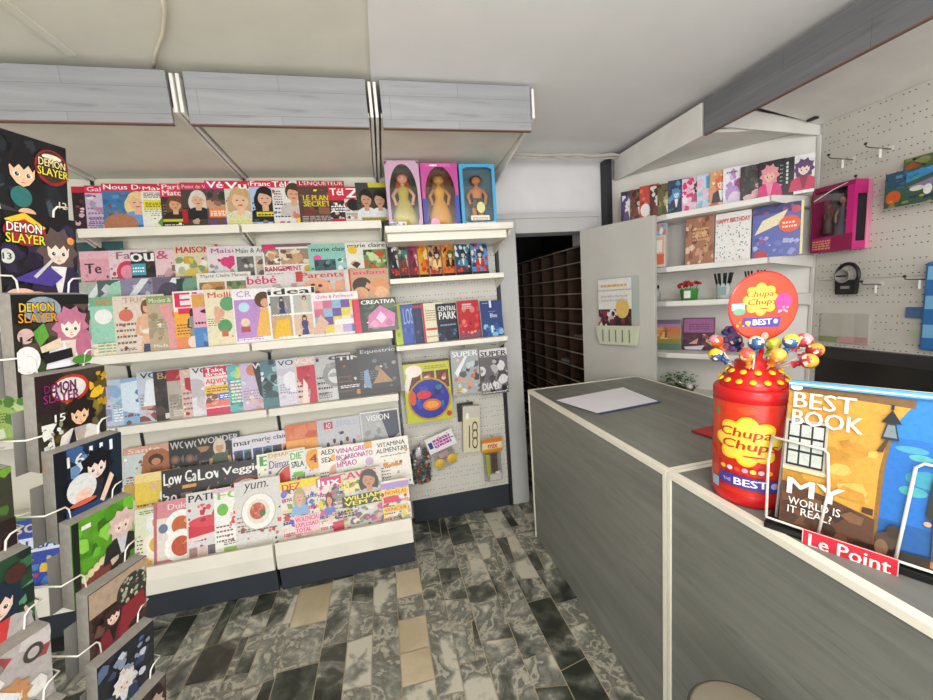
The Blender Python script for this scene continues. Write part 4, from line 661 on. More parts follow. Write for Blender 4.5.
# ------------------------------------------------------------------ wire comic rack in the foreground
PHI_R = math.radians(69)
def rack():
    UV = Vector((math.cos(PHI_R), math.sin(PHI_R), 0)); NV = Vector((math.sin(PHI_R), -math.cos(PHI_R), 0))   # NV points out of the face
    P1 = Vector((-.583, .849, 0)); P2 = P1-UV*.168
    u = empty('comic_rack', tuple(P1-NV*.16-UV*.08), 'white wire rotating rack full of comic volumes, left foreground', 'rack'); o = tuple(u.location)
    c = Vector(o)
    MB().tube([c, c+Vector((0, 0, 1.95))], .016, 12).build('pole', WIRE, u, 0, o)
    MB().lathe([(.0001, .0), (.24, .0), (.24, .012), (.05, .03), (.02, .06), (.0001, .06)], tuple(c), 32).build('base', GREYMETAL, u, 0, o)
    def q(P, a, d, z): return P+UV*a+NV*d+Vector((0, 0, z))
    for P in (P1, P2):
        for a in (-.074, .078):
            MB().tube([q(P, a, -.085, .10), q(P, a, -.085, 1.90)], .0028, 6).build('upright_wire', WIRE, u, 0, o)
        for z in (.10, .60, 1.20, 1.90):
            MB().tube([q(P, 0, -.087, z), c+Vector((0, 0, z))], .0028, 6).build('spoke', WIRE, u, 0, o)
    MB().tube([q(P2, -.074, -.085, 1.90), q(P1, .078, -.085, 1.90)], .0028, 6).build('top_wire', WIRE, u, 0, o)
    tops = [1.886, 1.751, 1.610, 1.467, 1.325, 1.186, 1.040, .894, .752, .612]
    def pocket(P, zb):
        g = lambda z: -.061+.0285+.2*z          # just in front of the outward-leaning cover
        w = MB().tube([q(P, -.074, -.085, zb+.07), q(P, -.068, g(.07), zb+.07), q(P, -.038, g(.07)+.002, zb+.07), q(P, -.032, g(.06)+.002, zb+.062), q(P, -.026, g(0)+.001, zb-.004), q(P, .040, g(0)+.001, zb-.004),
                       q(P, .046, g(.06)+.002, zb+.060), q(P, .052, g(.07)+.002, zb+.068), q(P, .070, g(.07), zb+.07), q(P, .078, -.085, zb+.07)], .0017, 6)
        w.build('pocket_wire', WIRE, u, 0, o)
        MB().tube([q(P, -.026, g(0)+.001, zb-.004), q(P, -.03, -.085, zb-.004), q(P, .044, -.085, zb-.004), q(P, .040, g(0)+.001, zb-.004)], .0017, 6).build('pocket_floor', WIRE, u, 0, o)
        pl = MB(); pts = [(-.062, -.070, zb), (.075, -.070, zb), (.071, -.046, zb+.118), (-.062, -.046, zb+.118)]
        pl.add([q(P, *p) for p in pts]+[q(P, p[0], p[1]-.0015, p[2]) for p in pts], [(0, 1, 2, 3), (7, 6, 5, 4), (0, 4, 5, 1), (1, 5, 6, 2), (2, 6, 7, 3), (3, 7, 4, 0)])
        pl.build('back_plate', GREYMETAL, u, 0, o)
    H = .178
    def book(P, zt, art, label, yaw=0, w=.115, t=.026, da=.011):
        zb = zt-H; tr = Tier(tuple(q(P, -.0635+da, -.061, zb)), PHI_R, -.20)
        cover_thing('comic_book', w, H+.003, t, art, tr, 0, label, 'comic book', 'comic volumes in the wire rack', yaw*.4, GREYP, lift=.0055)
    ttl = lambda c1, c2, u0, v1, k=1: T('DEMON', u0-.008, v1-.095*k, u0+.43*k, v1+.01*k, '#1c1416', .06)+T('SLAYER', u0-.028, v1-.20*k, u0+.47*k, v1-.09*k, '#1c1416', .06)+T('DEMON', u0, v1-.085*k, u0+.42*k, v1, c1, .02)+T('SLAYER', u0-.02, v1-.19*k, u0+.46*k, v1-.10*k, c2, .02)
    dk = lambda seed, base, cols, n=26: (RND.seed(seed), bg(base)+N(0, 0, 1, 1, n, cols, .2))[1]
    bk = [
     (dk(1, '#14161a', ['#1c2228', '#262a30', '#3a4a50', '#101014'])+FG(.34, .18, .74, '#101114', '#e8b894', '#15181c', '#2a3034', .08)+E(.78, .76, .23, '#8a1f24')+E(.78, .77, .20, '#3c2a1c')+E(.78, .86, .13, '#d8d0b8', .03)+ttl('#e8d8a0', '#dcd04a', .60, .84, .85)+E(.36, .42, .13, '#2f6a68')+G([(.05, .34), (.5, .24), (.48, .18), (.05, .28)], '#3a3a3e')+E(.42, .27, .11, '#e4b090', .05)+T('12', .84, .37, .95, .44, '#d8c8a8', .04), 'topmost comic volume of the right column, dark cover with number 12', 0),
     (dk(2, '#151416', ['#221c2c', '#1a1a1e', '#2e2440', '#0e0e10'])+FG(.72, .2, .72, '#5a4a46', '#e6d0c0', '#2c2340', '#e0dcd8')+E(.30, .82, .26, '#a0222a', .13)+G([(.06, .92), (.3, 1.), (.56, .88), (.5, .85), (.3, .94), (.1, .88)], '#e0b82a')+ttl('#f0ece4', '#cfd83a', .08, .90)+E(.06, .58, .09, '#c8ccc4')+T('13', .01, .55, .11, .61, '#2a2a2a', .05)+G([(.1, .36), (.55, .52), (.75, .4), (.6, .3)], '#4a3a8a')+G([(.36, .40), (.66, .62), (.68, .60), (.40, .38)], '#c8c4bc')+E(.2, .22, .18, '#e8b8a0', .06)+E(.4, .2, .14, '#e0a080', .05)+E(.88, .78, .05, '#e8944a'), 'second comic volume from the top, right column, purple-robed figure and number 13', .04),
     (dk(3, '#2c2622', ['#4a3a34', '#3a4a2c', '#1c1a1a', '#5a4a44'])+R(0, .9, 1, 1, '#16181a')+E(.36, .85, .24, '#8a98a0', .13)+G([(.2, .62), (.36, .72), (.42, .58), (.3, .48)], '#5a9a3a')+FG(.72, .24, .66, '#b8708a', '#f0dcc8', '#e8e4ec', '#d8c8b8')+E(.90, .45, .13, '#b46a84', .18)+ttl('#e0b82a', '#d8942a', .07, .92)+E(.12, .60, .1, '#c8a8a0')+T('14', .05, .53, .24, .60, '#2a2424', .05)+G([(.3, .40), (.7, .44), (.72, .34), (.34, .30)], '#1c1a22')+E(.12, .36, .16, '#e4e0e0', .14)+E(.85, .3, .15, '#4a8a34', .05)+G([(.2, .2), (.8, .26), (.75, .12), (.2, .1)], '#25222c')+G([(.28, .48), (.55, .56), (.58, .46), (.3, .42)], '#dcc8a8'), 'third comic volume from the top, right column, pink-haired figure in white and number 14', -.03),
     (dk(4, '#3a342a', ['#5a4a22', '#8a7a2a', '#2a2420', '#6a5a3a'])+R(0, .6, .3, 1, '#2c1a20')+E(.46, .82, .27, '#b83024', .15)+E(.44, .82, .24, '#d8d4cc', .12)+ttl('#7a1f5a', '#8a2a6a', .10, .90)+N(.72, .55, 1, .95, 14, ['#e0b42a', '#b8901e', '#5a4a20'], .1)+FG(.56, .12, .62, '#221a16', '#e8b894', '#d8d4cc', '#b0a49a')+T('15', .20, .50, .34, .58, '#e8e4dc', .05)+N(.02, .1, .3, .5, 14, ['#c8c8c4', '#8a8a70', '#e0e0d8'], .1)+G([(.3, .1), (.45, .4), (.5, .1)], '#1c1c20')+R(0, 0, 1, .14, '#b07a50'), 'fourth comic volume from the top, right column, mustard cover with number 15', .02),
     (dk(5, '#1f2a3c', ['#2a3a5a', '#162030', '#3a5a8a', '#5a80a8'])+R(.0, .0, .16, 1, '#12151c')+R(.66, .3, 1, 1, '#182838')+N(.2, .45, .6, .9, 10, ['#9ab4d0', '#6a8ab0', '#c8d8e4'], .14)+T('16', .16, .80, .40, .92, '#e0dcd4', .03)+T('|||', .48, .84, .84, .96, '#e8e8e8', .02)+FG(.58, .26, .68, '#14141a', '#e8d0c8', '#18181e', '#2a2a34')+E(.34, .52, .22, '#d8d8d4', .17)+E(.36, .44, .13, '#e8c4b0', .07)+E(.35, .36, .2, '#d8604a', .03)+R(.1, .05, .7, .32, '#1e3a68')+G([(.6, .3), (.78, .58), (.84, .52), (.66, .26)], '#e8c8b0'), 'fifth comic volume from the top, right column, blue cover with hooded figure', -.04),
     (dk(6, '#5a9a2a', ['#6ab834', '#4a8a22', '#88c84a', '#3a6a1c'])+R(0, 0, .1, 1, '#1a2018')+R(.14, .88, .28, .93, '#e8e8d8')+G([(.1, .32), (.7, .52), (.7, .1), (.1, .0)], '#7a3a34')+sum([E(.16+.09*i, .30+.03*i, .055, '#d8cfa0', .05) for i in range(6)], [])+FG(.78, .3, .62, '#d8b8b0', '#e8d0c0', '#2c2828', '#c8c8cc')+N(.55, .0, 1, .35, 10, ['#2a2420', '#5a4a3a', '#c8b8a0'], .14), 'bright green comic volume, sixth from the top in the right column', .0),
     (dk(7, '#4a3430', ['#6a4a40', '#2c201e', '#8a6450', '#3a2a28'])+R(0, .7, 1, 1, '#b09880')+E(.72, .72, .28, '#3a3c34', .20)+N(.5, .56, .96, .9, 34, ['#a8a890', '#6a6a58', '#c8c4a8'], .05)+FG(.36, .22, .5, '#3a2420', '#e8c8b0', '#7a2430', '#1c1a1c')+G([(.42, .2), (.95, .4), (.9, .62), (.5, .58)], '#8a2832')+E(.3, .16, .25, '#5a3a34', .08)+R(.05, .0, 1, .1, '#1c1614'), 'brown comic volume with a speckled round motif, seventh from the top, right column', .02),
     (dk(8, '#23262c', ['#3a4a6a', '#1a1c20', '#5a6a8a', '#2a2e36'])+N(.2, .4, .9, .95, 18, ['#c8ccd4', '#4a5a8a', '#8a94a8', '#e0c8b8'], .1)+FG(.4, .2, .5, '#e0dcd8', '#ecd0c0', '#2a3a5a', '#d8d8dc')+N(.1, .02, .7, .3, 14, ['#4a7a5a', '#6a9a70', '#2a4a3a'], .12), 'dark blue comic volume with silver-haired figure, eighth from the top, right column', -.02),
     (dk(9, '#3a3230', ['#5a4a48', '#7a6a64', '#241e1e'])+FG(.7, .3, .6, '#c8a890', '#e8cdb8', '#5a3a44', '#2a2a2e'), 'brownish comic volume near the rack foot, ninth from the top in the right column', .02),
    ]
    for (art, lab, yaw), zt, da in zip(bk, tops, (.022, .014, .008, .013, .016, .016, .017, .007, .010)): book(P1, zt, art, lab, yaw, da=da)
    for zt in tops: pocket(P1, zt-H)
    b2 = [
     (dk(11, '#3a3a2c', ['#6a9a34', '#4a6a2a', '#2a1c1a', '#8ab84a'])+R(0, 0, 1, .5, '#2a1a1a')+N(0, 0, 1, .3, 12, ['#8a6a2a', '#b08a3a', '#5a3a1c'], .14), 'dark green-and-black comic volume, uppermost visible in the left column of the rack'),
     (dk(12, '#28452f', ['#3a6a48', '#1c2c22', '#c8a898', '#5a8a68'])+FG(.6, .1, .74, '#1c2a3a', '#e8c8b4', '#b0a8a4', '#c83a3a')+E(.8, .82, .12, '#4a2a28'), 'green comic volume with dark-haired figure, second visible in the left column of the rack'),
     (dk(13, '#b4aca8', ['#c8c0bc', '#8a807c', '#e0dad4', '#a04a4a'])+E(.78, .82, .12, '#4a4440')+E(.78, .82, .07, '#b8b0ac')+FG(.5, .1, .6, '#c08a5a', '#ecd0bc', '#2a6a78', '#e0e0e0')+G([(.1, .9), (.6, .5), (.55, .45), (.1, .8)], '#e8e4e0'), 'pale comic volume with orange-haired figure, third visible in the left column of the rack'),
     (dk(14, '#3a342c', ['#5a4a3a', '#8a6a3a', '#6a3a5a', '#241e1c'])+N(.5, .3, 1, .9, 14, ['#8a6a8a', '#c89a3a', '#4a3a5a'], .12), 'purple and gold patterned comic volume, fourth visible in the left rack column'),
    ]
    tz = [1.330, 1.186, 1.040, .894]
    for (art, lab), zt in zip(b2, tz): book(P2, zt, art, lab)
    for zt in tops: pocket(P2, zt-H)
rack()

# ------------------------------------------------------------------ boxed dolls and books on the bay next to the doorway
def doll_mesh(h, skin, hair, dress, kind=0):
    m = MB(); s = h/.28
    sk, ha, dr = hx(skin), hx(hair), hx(dress)
    if kind == 0:
        m.lathe([(.012*s, .0), (.040*s, .002*s), (.034*s, .06*s), (.022*s, .11*s), (.014*s, .135*s), (.017*s, .16*s), (.019*s, .178*s), (.008*s, .195*s)], seg=14, col=dr)
    else:
        for q in (-1, 1): m.tube([(q*.012*s, 0, 0), (q*.011*s, 0, .075*s), (q*.010*s, 0, .13*s)], .008*s, 8, sk, .012*s)
        m.lathe([(.010*s, .085*s), (.024*s, .09*s), (.021*s, .13*s), (.015*s, .137*s)], seg=12, col=dr)
        m.lathe([(.014*s, .135*s), (.019*s, .165*s), (.020*s, .182*s), (.008*s, .195*s)], seg=12, col=sk)
    m.tube([(0, 0, .19*s), (0, 0, .212*s)], .006*s, 8, sk)
    m.ball((0, -.001*s, .228*s), .0165*s, .017*s, .021*s, sk)
    m.ball((0, .005*s, .234*s), .021*s, .018*s, .022*s, ha)
    if kind == 0: m.ball((0, .012*s, .195*s), .024*s, .010*s, .045*s, ha)
    for q in (-1, 1):
        m.tube([(q*.018*s, 0, .182*s), (q*.032*s, -.004*s, .15*s), (q*.026*s, -.012*s, .115*s)], .0062*s, 8, sk, .0045*s)
        m.ball((q*.0255*s, -.013*s, .110*s), .0055*s, None, .008*s, sk, 8, 6)
        m.ball((q*.006*s, -.0165*s, .230*s), .0022*s, None, None, hx('#201818'), 6, 4)
    m.ball((0, -.0165*s, .2165*s), .003*s, .002*s, .0012*s, hx('#b03048'), 6, 4)
    return m
def doll_box(tier, pl, pr, pt, label, frame, inside, arch, doll, art, group, depth=.07):
    a0, h = tier.hit(pl, pt); a1, _ = tier.hit(pr, pt); w = a1-a0; P = tier.P+tier.u*a0
    r = empty('boxed_doll', tuple(P+Vector((0, 0, .0008))), label, 'doll', group, (0, 0, tier.phi))
    k = .0025; fm = plain('box_'+frame[1:], frame, .35); im = plain('box_'+inside[1:], inside, .6)
    MB().box(0, depth-k, 0, w, depth, h).build('back_card', im, r)
    MB().box(0, .0015, 0, k, depth-k, h).box(w-k, .0015, 0, w, depth-k, h).box(k, .0015, 0, w-k, depth-k, k).box(k, .0015, h-k, w-k, depth-k, h).build('carton', fm, r)
    n = 40; inn = []; out = []; cx, cz = w/2, h*.5; mx, mb_, mt = w*.09, h*.05, h*.05
    for i in range(n):
        t = 2*math.pi*(i+.5)/n; c, s = math.cos(t), math.sin(t)
        q = min((w/2)/max(1e-6, abs(c)), (h/2)/max(1e-6, abs(s))); out.append((cx+q*c, cz+q*s))
        hw, hh = w/2-mx, h/2-mt
        if arch and s > 0: inn.append((cx+hw*c, cz+hh*s))
        else: q = min(hw/max(1e-6, abs(c)), hh/max(1e-6, abs(s))); inn.append((cx+q*c, cz+q*s))
    vs = [(x, 0, z) for x, z in out]+[(x, 0, z) for x, z in inn]+[(x, .0014, z) for x, z in out]+[(x, .0014, z) for x, z in inn]
    f = []
    for i in range(n): j = (i+1) % n; f += [(i, j, n+j, n+i), (2*n+i, 3*n+i, 3*n+j, 2*n+j), (i, 2*n+i, 2*n+j, j), (n+i, n+j, 3*n+j, 3*n+i)]
    vs += [(0, 0, 0), (w, 0, 0), (w, 0, h), (0, 0, h)]
    MB().add(vs, f).build('front_frame', fm, r)
    MB().box(w*.1, .002, h*.05, w*.9, .0028, h*.95).build('window', CLEAR, r)
    m = doll_mesh(h*.90, *doll); m.v = [(x*1.6+cx, y+depth*.50, z+h*.03) for x, y, z in m.v]; m.build('doll', ARTM, r)
    for a_ in art: art_mesh(a_, w, h, y=-.0004).build('printed_panel', ART, r)
    return r
TD = Tier((0, 2.27, 1.9645), 0, 0)
doll_box(TD, 383.5, 418, 160.5, 'doll in a pale pink box with arched window, leftmost of three', '#c9a2ba', '#3f4a38', True, ('#e2a888', '#a04a2a', '#b8a83a'), [R(.03, .0, .5, .10, '#e4d8dc')+N(.03, .0, .5, .10, 26, ['#f0e8e8', '#d8b8c8', '#b8a0b0', '#8a8a8a'], .05)], 'boxed dolls on the top shelf', .09)
doll_box(TD, 419.5, 456.5, 163, 'doll with golden dress in a magenta and blue box, middle of three', '#c24a98', '#6a3a1c', True, ('#c8904a', '#8a5a1e', '#d89a2a'), [R(0, 0, .12, .45, '#2f3a9a'), R(.88, 0, 1, .5, '#2f4ab0'), E(.3, .06, .12, '#e8a8c8'), R(.14, .94, .8, .985, '#d86ab0')+R(.25, .95, .45, .975, '#f0e8f0')], 'boxed dolls on the top shelf', .09)
doll_box(TD, 458.5, 494, 164, 'doll in a light blue box with white label, rightmost of three', '#4aa6d4', '#4a6a74', False, ('#c8824e', '#4a3020', '#5a5248', 1), [R(.0, .0, 1, .06, '#b8dcec')+N(.0, .0, 1, .06, 16, ['#d8ecf4', '#8ac8e4', '#2a86b8'], .06), R(.25, .09, .78, .17, '#efe9d8')+L(.3, .10, .74, .15, 2, '#8a8a80'), E(.55, .3, .12, '#e0dc9a')], 'boxed dolls on the top shelf', .08)
TBK = Tier((0, 2.43, 1.69), 0, .06)
vol = lambda s, base, cols: (RND.seed(s), bg(base)+N(0, .25, 1, 1, 24, cols, .16)+FG(.5, .3, .55, cols[0], '#e8c8a8', cols[1], cols[2])+N(.05, .1, .95, .30, 10, ['#c02a22', '#e0482a', '#8a1c1c'], .14)+R(0, 0, 1, .09, '#1a1718'))[1]
for i, (px, s, b, c, lab) in enumerate([
 (386.5, 31, '#23252c', ['#3a3c48', '#14141a', '#e0e0e4'], 'black and white comic volume, leftmost on the shelf below the boxed dolls'),
 (396.5, 32, '#4a4238', ['#2f8a88', '#8a2a24', '#d8c0a0'], 'comic volume with a teal-robed figure, second from the left below the boxed dolls'),
 (406, 33, '#7a2a44', ['#b03a60', '#5a1c30', '#e0a0b0'], 'crimson comic volume, third from the left below the boxed dolls'),
 (416, 34, '#d89a2a', ['#f0d060', '#e0701e', '#c83a1c'], 'yellow and orange comic volume, fourth from the left below the boxed dolls'),
 (426.5, 35, '#c89a70', ['#3a2430', '#e8d088', '#b84a3a'], 'tan comic volume with crowded figures, fifth below the boxed dolls'),
 (440, 36, '#d87a2a', ['#4a6a2a', '#2a1c14', '#e8a84a'], 'orange and dark green comic volume, sixth below the boxed dolls'),
 (453, 37, '#2a4a64', ['#1c2c3c', '#4a8aa8', '#dce8ec'], 'dark blue comic volume with white streaks, seventh below the boxed dolls'),
 (469.5, 38, '#4a8ac8', ['#2a2038', '#b02a2a', '#e8d8b0'], 'sky blue comic volume with red figures, rightmost below the boxed dolls')]):
    a, h = TBK.hit(px, 244.5)
    cover_thing('comic_book', .112, h, .017, vol(s, b, c), TBK, a, lab, 'comic book', 'comic volumes below the boxed dolls', (.30 if i < 7 else .12), GREYP)
TBQ = Tier((0, 2.415, 1.284), 0, .10)
for px, py, w, art, lab in [
 (392.5, 304.5, .14, bg('#b8c82a')+R(.3, 0, 1, 1, '#d0d83a')+L(.1, .2, .2, .8, 3, '#5a6a1c'), 'lime green paperback at the left end of the pegboard bay shelf'),
 (399.5, 305, .14, bg('#3a5aa8')+N(0, 0, 1, .4, 8, ['#2a4a90', '#4a6ab8'], .2)+T('LOST', .12, .5, .7, .9, '#9ab4e0', .04), 'mid blue paperback with pale lettering on the pegboard bay shelf'),
 (411.5, 304, .14, bg('#26305c')+N(0, .1, 1, .7, 10, ['#3a4a84', '#1c2444', '#6a5a7a'], .2)+R(.0, .88, 1, .95, '#b02a34'), 'navy paperback left of the cream one on the pegboard bay shelf'),
 (421, 304, .14, bg('#e4dcc0')+R(0, 0, .09, 1, '#c03038')+L(.15, .55, .9, .85, 5, '#a89a7a')+R(.12, .30, 1, .36, '#c8404a')+R(.12, .12, 1, .16, '#b8a888'), 'cream paperback with a red spine on the pegboard bay shelf'),
 (435, 304.5, .145, bg('#1d2230')+T('CENTRAL', .1, .80, .95, .93, '#e8e6e2', .04)+T('PARK', .12, .58, .92, .78, '#e8e6e2', .05)+L(.14, .40, .86, .48, 1, '#8aa0c0')+N(0, 0, 1, .3, 12, ['#101420', '#2c3448', '#4a6a9a'], .15), 'black paperback with big white block title on the pegboard bay shelf'),
 (456, 301.5, .15, bg('#b8202c')+N(0, .2, 1, .85, 20, ['#d84a4a', '#8a141e', '#e07a70', '#c82a34'], .16)+R(.24, .78, .66, .92, '#e0b8b8')+L(.26, .8, .64, .9, 2, '#b02a34')+R(0, 0, 1, .12, '#8a4a5a')+N(0, 0, 1, .2, 10, ['#3a6a8a', '#e8a080'], .1), 'red paperback right of the black titled one, pegboard bay shelf'),
 (479, 301.5, .155, bg('#2b3f7c')+N(0, .0, 1, .35, 16, ['#4a90c0', '#8ac0e0', '#2a5a9a'], .16)+R(.42, .8, .52, 1, '#e8ecf0')+R(.42, .1, .50, .3, '#e8ecf0')+T('Bleu', .42, .52, .74, .64, '#dfe4ee', .02)+L(.12, .92, .36, .96, 1, '#c8d0e0')+L(.36, .68, .7, .72, 1, '#8a9ac0'), 'navy and sky blue paperback, right end of the pegboard bay shelf')]:
    a, h = TBQ.hit(px, py)
    cover_thing('paperback_book', w, h, .012, art, TBQ, a, lab, 'book', 'paperbacks on the pegboard bay shelf', .14)

# things hanging on the pegboard of that bay
def hang(name, pl, pr, pt, pb, y, t, art, label, cat, group=None, edge=None, roll=0, name2='front_card'):
    tr = Tier((0, y, 0), 0, 0); a0, b1 = tr.hit(pl, pt); a1, _ = tr.hit(pr, pt); _, b0 = tr.hit((pl+pr)/2, pb)
    w, h = a1-a0, b1-b0
    o = MB().box(0, 0, 0, w, t, h).build(name, edge or PAPER); tag(o, label, cat, group)
    o.location = (a0, y, b0); o.rotation_euler = (0, -roll, 0)
    art_mesh(art, w, h, y=-.0002).build(name2, ART, o); return o
def peg(x, z, y0, y1, label):
    m = MB().tube([(x, y0, z), (x, y1+.01, z+.004), (x, y1, z+.014)], .0022, 6)
    tag(m.build('peg_hook', STEEL, org=(x, y0, z)), label, 'hook', 'peg hooks')
hang('game_box', 402, 449, 364, 422, 2.45, .05, bg('#c4c432')+R(0, .98, 1, 1, '#3a3a24')+R(.08, .55, .97, .84, '#6a3a2a')+R(.36, .56, .40, .84, '#c8c040')+R(.66, .56, .70, .84, '#c8c040')+N(.1, .57, .95, .82, 14, ['#8a4a34', '#3a2420', '#b86a4a', '#e0c0a0'], .08)+E(.22, .86, .18, '#f0e4dc', .1)+G([(0, .6), (.1, .9), (.2, .8), (.06, .5)], '#efe9e2')+L(.46, .88, .92, .94, 2, '#8a8a2a')+E(.52, .38, .47, '#b8902a')+E(.52, .38, .43, '#2a3498')+N(.2, .16, .85, .6, 16, ['#3a4ab0', '#1c2470', '#2a7a8a', '#5a3a9a'], .12)+E(.40, .46, .16, '#d83a3a', .07)+E(.56, .28, .20, '#e06a2a', .10)+E(.56, .28, .14, '#e8a04a', .06)+E(.16, .42, .07, '#d8502a', .12)+E(.92, .10, .06, '#c83a3a'), 'yellow game box with a round blue dish on it, hung on the pegboard', 'game', None, plain('box_yellow', '#8a7a2a', .5))
hang('magazine', 450, 478, 351, 394, 2.46, .006, bg('#a8aeb0')+N(0, .02, 1, .84, 26, ['#c8d4d8', '#c87a5a', '#5a6468', '#e0e6e8', '#d8a080', '#4a4a4a'], .16)+T('SUPER', .06, .85, .97, .97, '#f2f2f0', .06)+G([(.1, .5), (.5, .86), (.6, .86), (.2, .4)], '#e8eef0')+L(.04, .06, .4, .18, 2, '#d8c84a'), 'silvery magazine hung on the pegboard, right of the yellow game box', 'magazine', 'magazines on the pegboard')
hang('magazine', 479, 506.5, 350, 394, 2.45, .006, bg('#8a8688')+R(0, 0, 1, .82, '#6a6668')+N(0, .05, 1, .78, 22, ['#4a4648', '#b8b4b4', '#2c2a2c', '#8a8486', '#dcd8d8'], .2)+R(0, .84, 1, 1, '#dcdad8')+T('SUPER', .04, .84, .97, .95, '#26262a', .06)+T('DIA D', .04, .10, .64, .26, '#efeeea', .04)+L(.04, .03, .9, .07, 1, '#d0d0d0')+E(.05, .53, .14, '#d8d8d6')+E(.05, .53, .05, '#8a8a8a'), 'grey magazine with DIA D wording hung on the pegboard beside the doorway', 'magazine', 'magazines on the pegboard')
hang('carton', 460, 477, 407, 452, 2.49, .035, bg('#ddd2b2')+R(.05, .76, .95, .99, '#c8c4ba')+E(.25, .79, .1, '#f4f0e8')+R(.34, .1, .40, .58, '#3a342c')+sum([E(.70, .54-.17*i, .17, '#4a4438')+E(.70, .54-.17*i, .12, '#ddd2b2') for i in range(3)], []), 'tall cream carton with three rings, hung low on the pegboard', 'carton', None, plain('carton_cream', '#cfc4a6', .6), -.06)
hang('phone_case', 457, 473, 404, 421, 2.53, .015, bg('#2a2b30')+R(.2, .1, .86, .9, '#3c3e44'), 'dark case hung behind the tall cream carton on the pegboard', 'case', None, BLACK)
def marbles():
    tr = Tier((0, 2.50, 0), 0, 0); a0, zt = tr.hit(408.5, 448); a1, zb = tr.hit(432, 481)
    r = empty('marble_bag', ((a0+a1)/2, 2.50, zb), 'small net bag of mixed coloured marbles hung on the pegboard', 'marbles'); o = tuple(r.location); rr = random.Random(4); m = MB()
    for j in range(9):
        for i in range(7):
            x = a0+(a1-a0)*(i+.5+rr.uniform(-.3, .3))/7; z = zb+.012+(zt-zb-.02)*j/9+rr.uniform(-.006, .006)
            m.ball((x, 2.50+rr.uniform(-.012, .014), z), .0125, col=hx(rr.choice(['#3a6a4a', '#a03028', '#d8d8d4', '#6a4a2a', '#2a4a6a', '#c86a3a', '#1c2a24', '#8a8a8a'])), seg=8, rings=6)
    m.build('marbles', ART, r, 0, o)['kind'] = 'stuff'
    MB().tube([((a0+a1)/2, 2.5, zt-.01), ((a0+a1)/2, 2.5, zt+.012)], .003, 6).build('tie', RED, r, 0, o)
    m = MB().ball(((a0+a1)/2, 2.5, (zt+zb)/2), (a1-a0)*.56, .034, (zt-zb)*.56); m.build('bag', FILM, r, 0, o)
marbles()
o = hang('toy_card', 429, 458, 439, 453, 2.48, .002, bg('#e6e2e0')+R(.06, .3, .2, .7, '#2a3a8a')+L(.24, .25, .86, .8, 3, '#b03a9a', .8)+E(.92, .5, .05, '#2a3a8a')+N(.25, .2, .85, .85, 14, ['#c84aa8', '#5a3a9a', '#d88ac8'], .07), 'white and purple toy card with two yellow discs, hung crooked on the pegboard', 'toy', None, None, .30)
for dx in (.035, .125):
    MB().lathe([(.001, 0), (.034, 0), (.036, .004), (.034, .008), (.001, .008)], (0, 0, 0), 24).xf(Matrix.Translation((dx, -.001, -.085)) @ Matrix.Rotation(math.pi/2, 4, 'X')).build('yellow_disc', YEL, o)
MB().box(.01, -.012, -.125, .155, 0, -.0005).build('blister', FILM, o)
MB().box(.05, -.0105, -.05, .115, -.004, -.012).build('packed_toy', plain('toy_pink', '#c8a0a8', .5), o)
o = hang('toy_pack', 481.5, 502, 440, 452, 2.49, .003, bg('#d8b82a')+R(0, .7, 1, 1, '#e07a1e')+R(.02, .25, .98, .7, '#e8d8a0')+T('mix', .3, .28, .75, .68, '#c81e5a', .06)+R(0, 0, 1, .2, '#d88a1e'), 'clear toy pack with a yellow header card, low on the pegboard beside the doorway', 'toy')
MB().box(.002, -.022, -.205, .128, 0, -.0005).build('blister', FILM, o)
MB().box(.02, -.018, -.17, .045, -.004, -.01).build('packed_toy', plain('toy_lime', '#b8c03a', .5), o)
MB().box(.06, -.016, -.15, .10, -.004, -.01).build('packed_toy', plain('toy_brown', '#5a4236', .5), o)
MB().box(.04, -.02, -.20, .122, -.004, -.155).lathe([(.0, 0), (.02, 0), (.02, .01), (0, .01)], (.10, -.012, -.15), 12).build('packed_toy', WHITE2, o)
for px, py, y1, l in ((425, 357, 2.44, 'peg hook over the yellow game box'), (463, 347, 2.45, 'peg hook over the silvery hanging magazine'), (493, 345, 2.44, 'peg hook over the grey hanging magazine'), (420, 445, 2.48, 'peg hook over the marble bag'), (446, 433, 2.47, 'peg hook over the purple toy card'), (468, 402, 2.48, 'peg hook over the tall cream carton'), (492, 437, 2.48, 'peg hook over the yellow headed toy pack')):
    p = at_axis(px, py, 1, 2.5); peg(p.x, p.z, 2.557, y1, l)

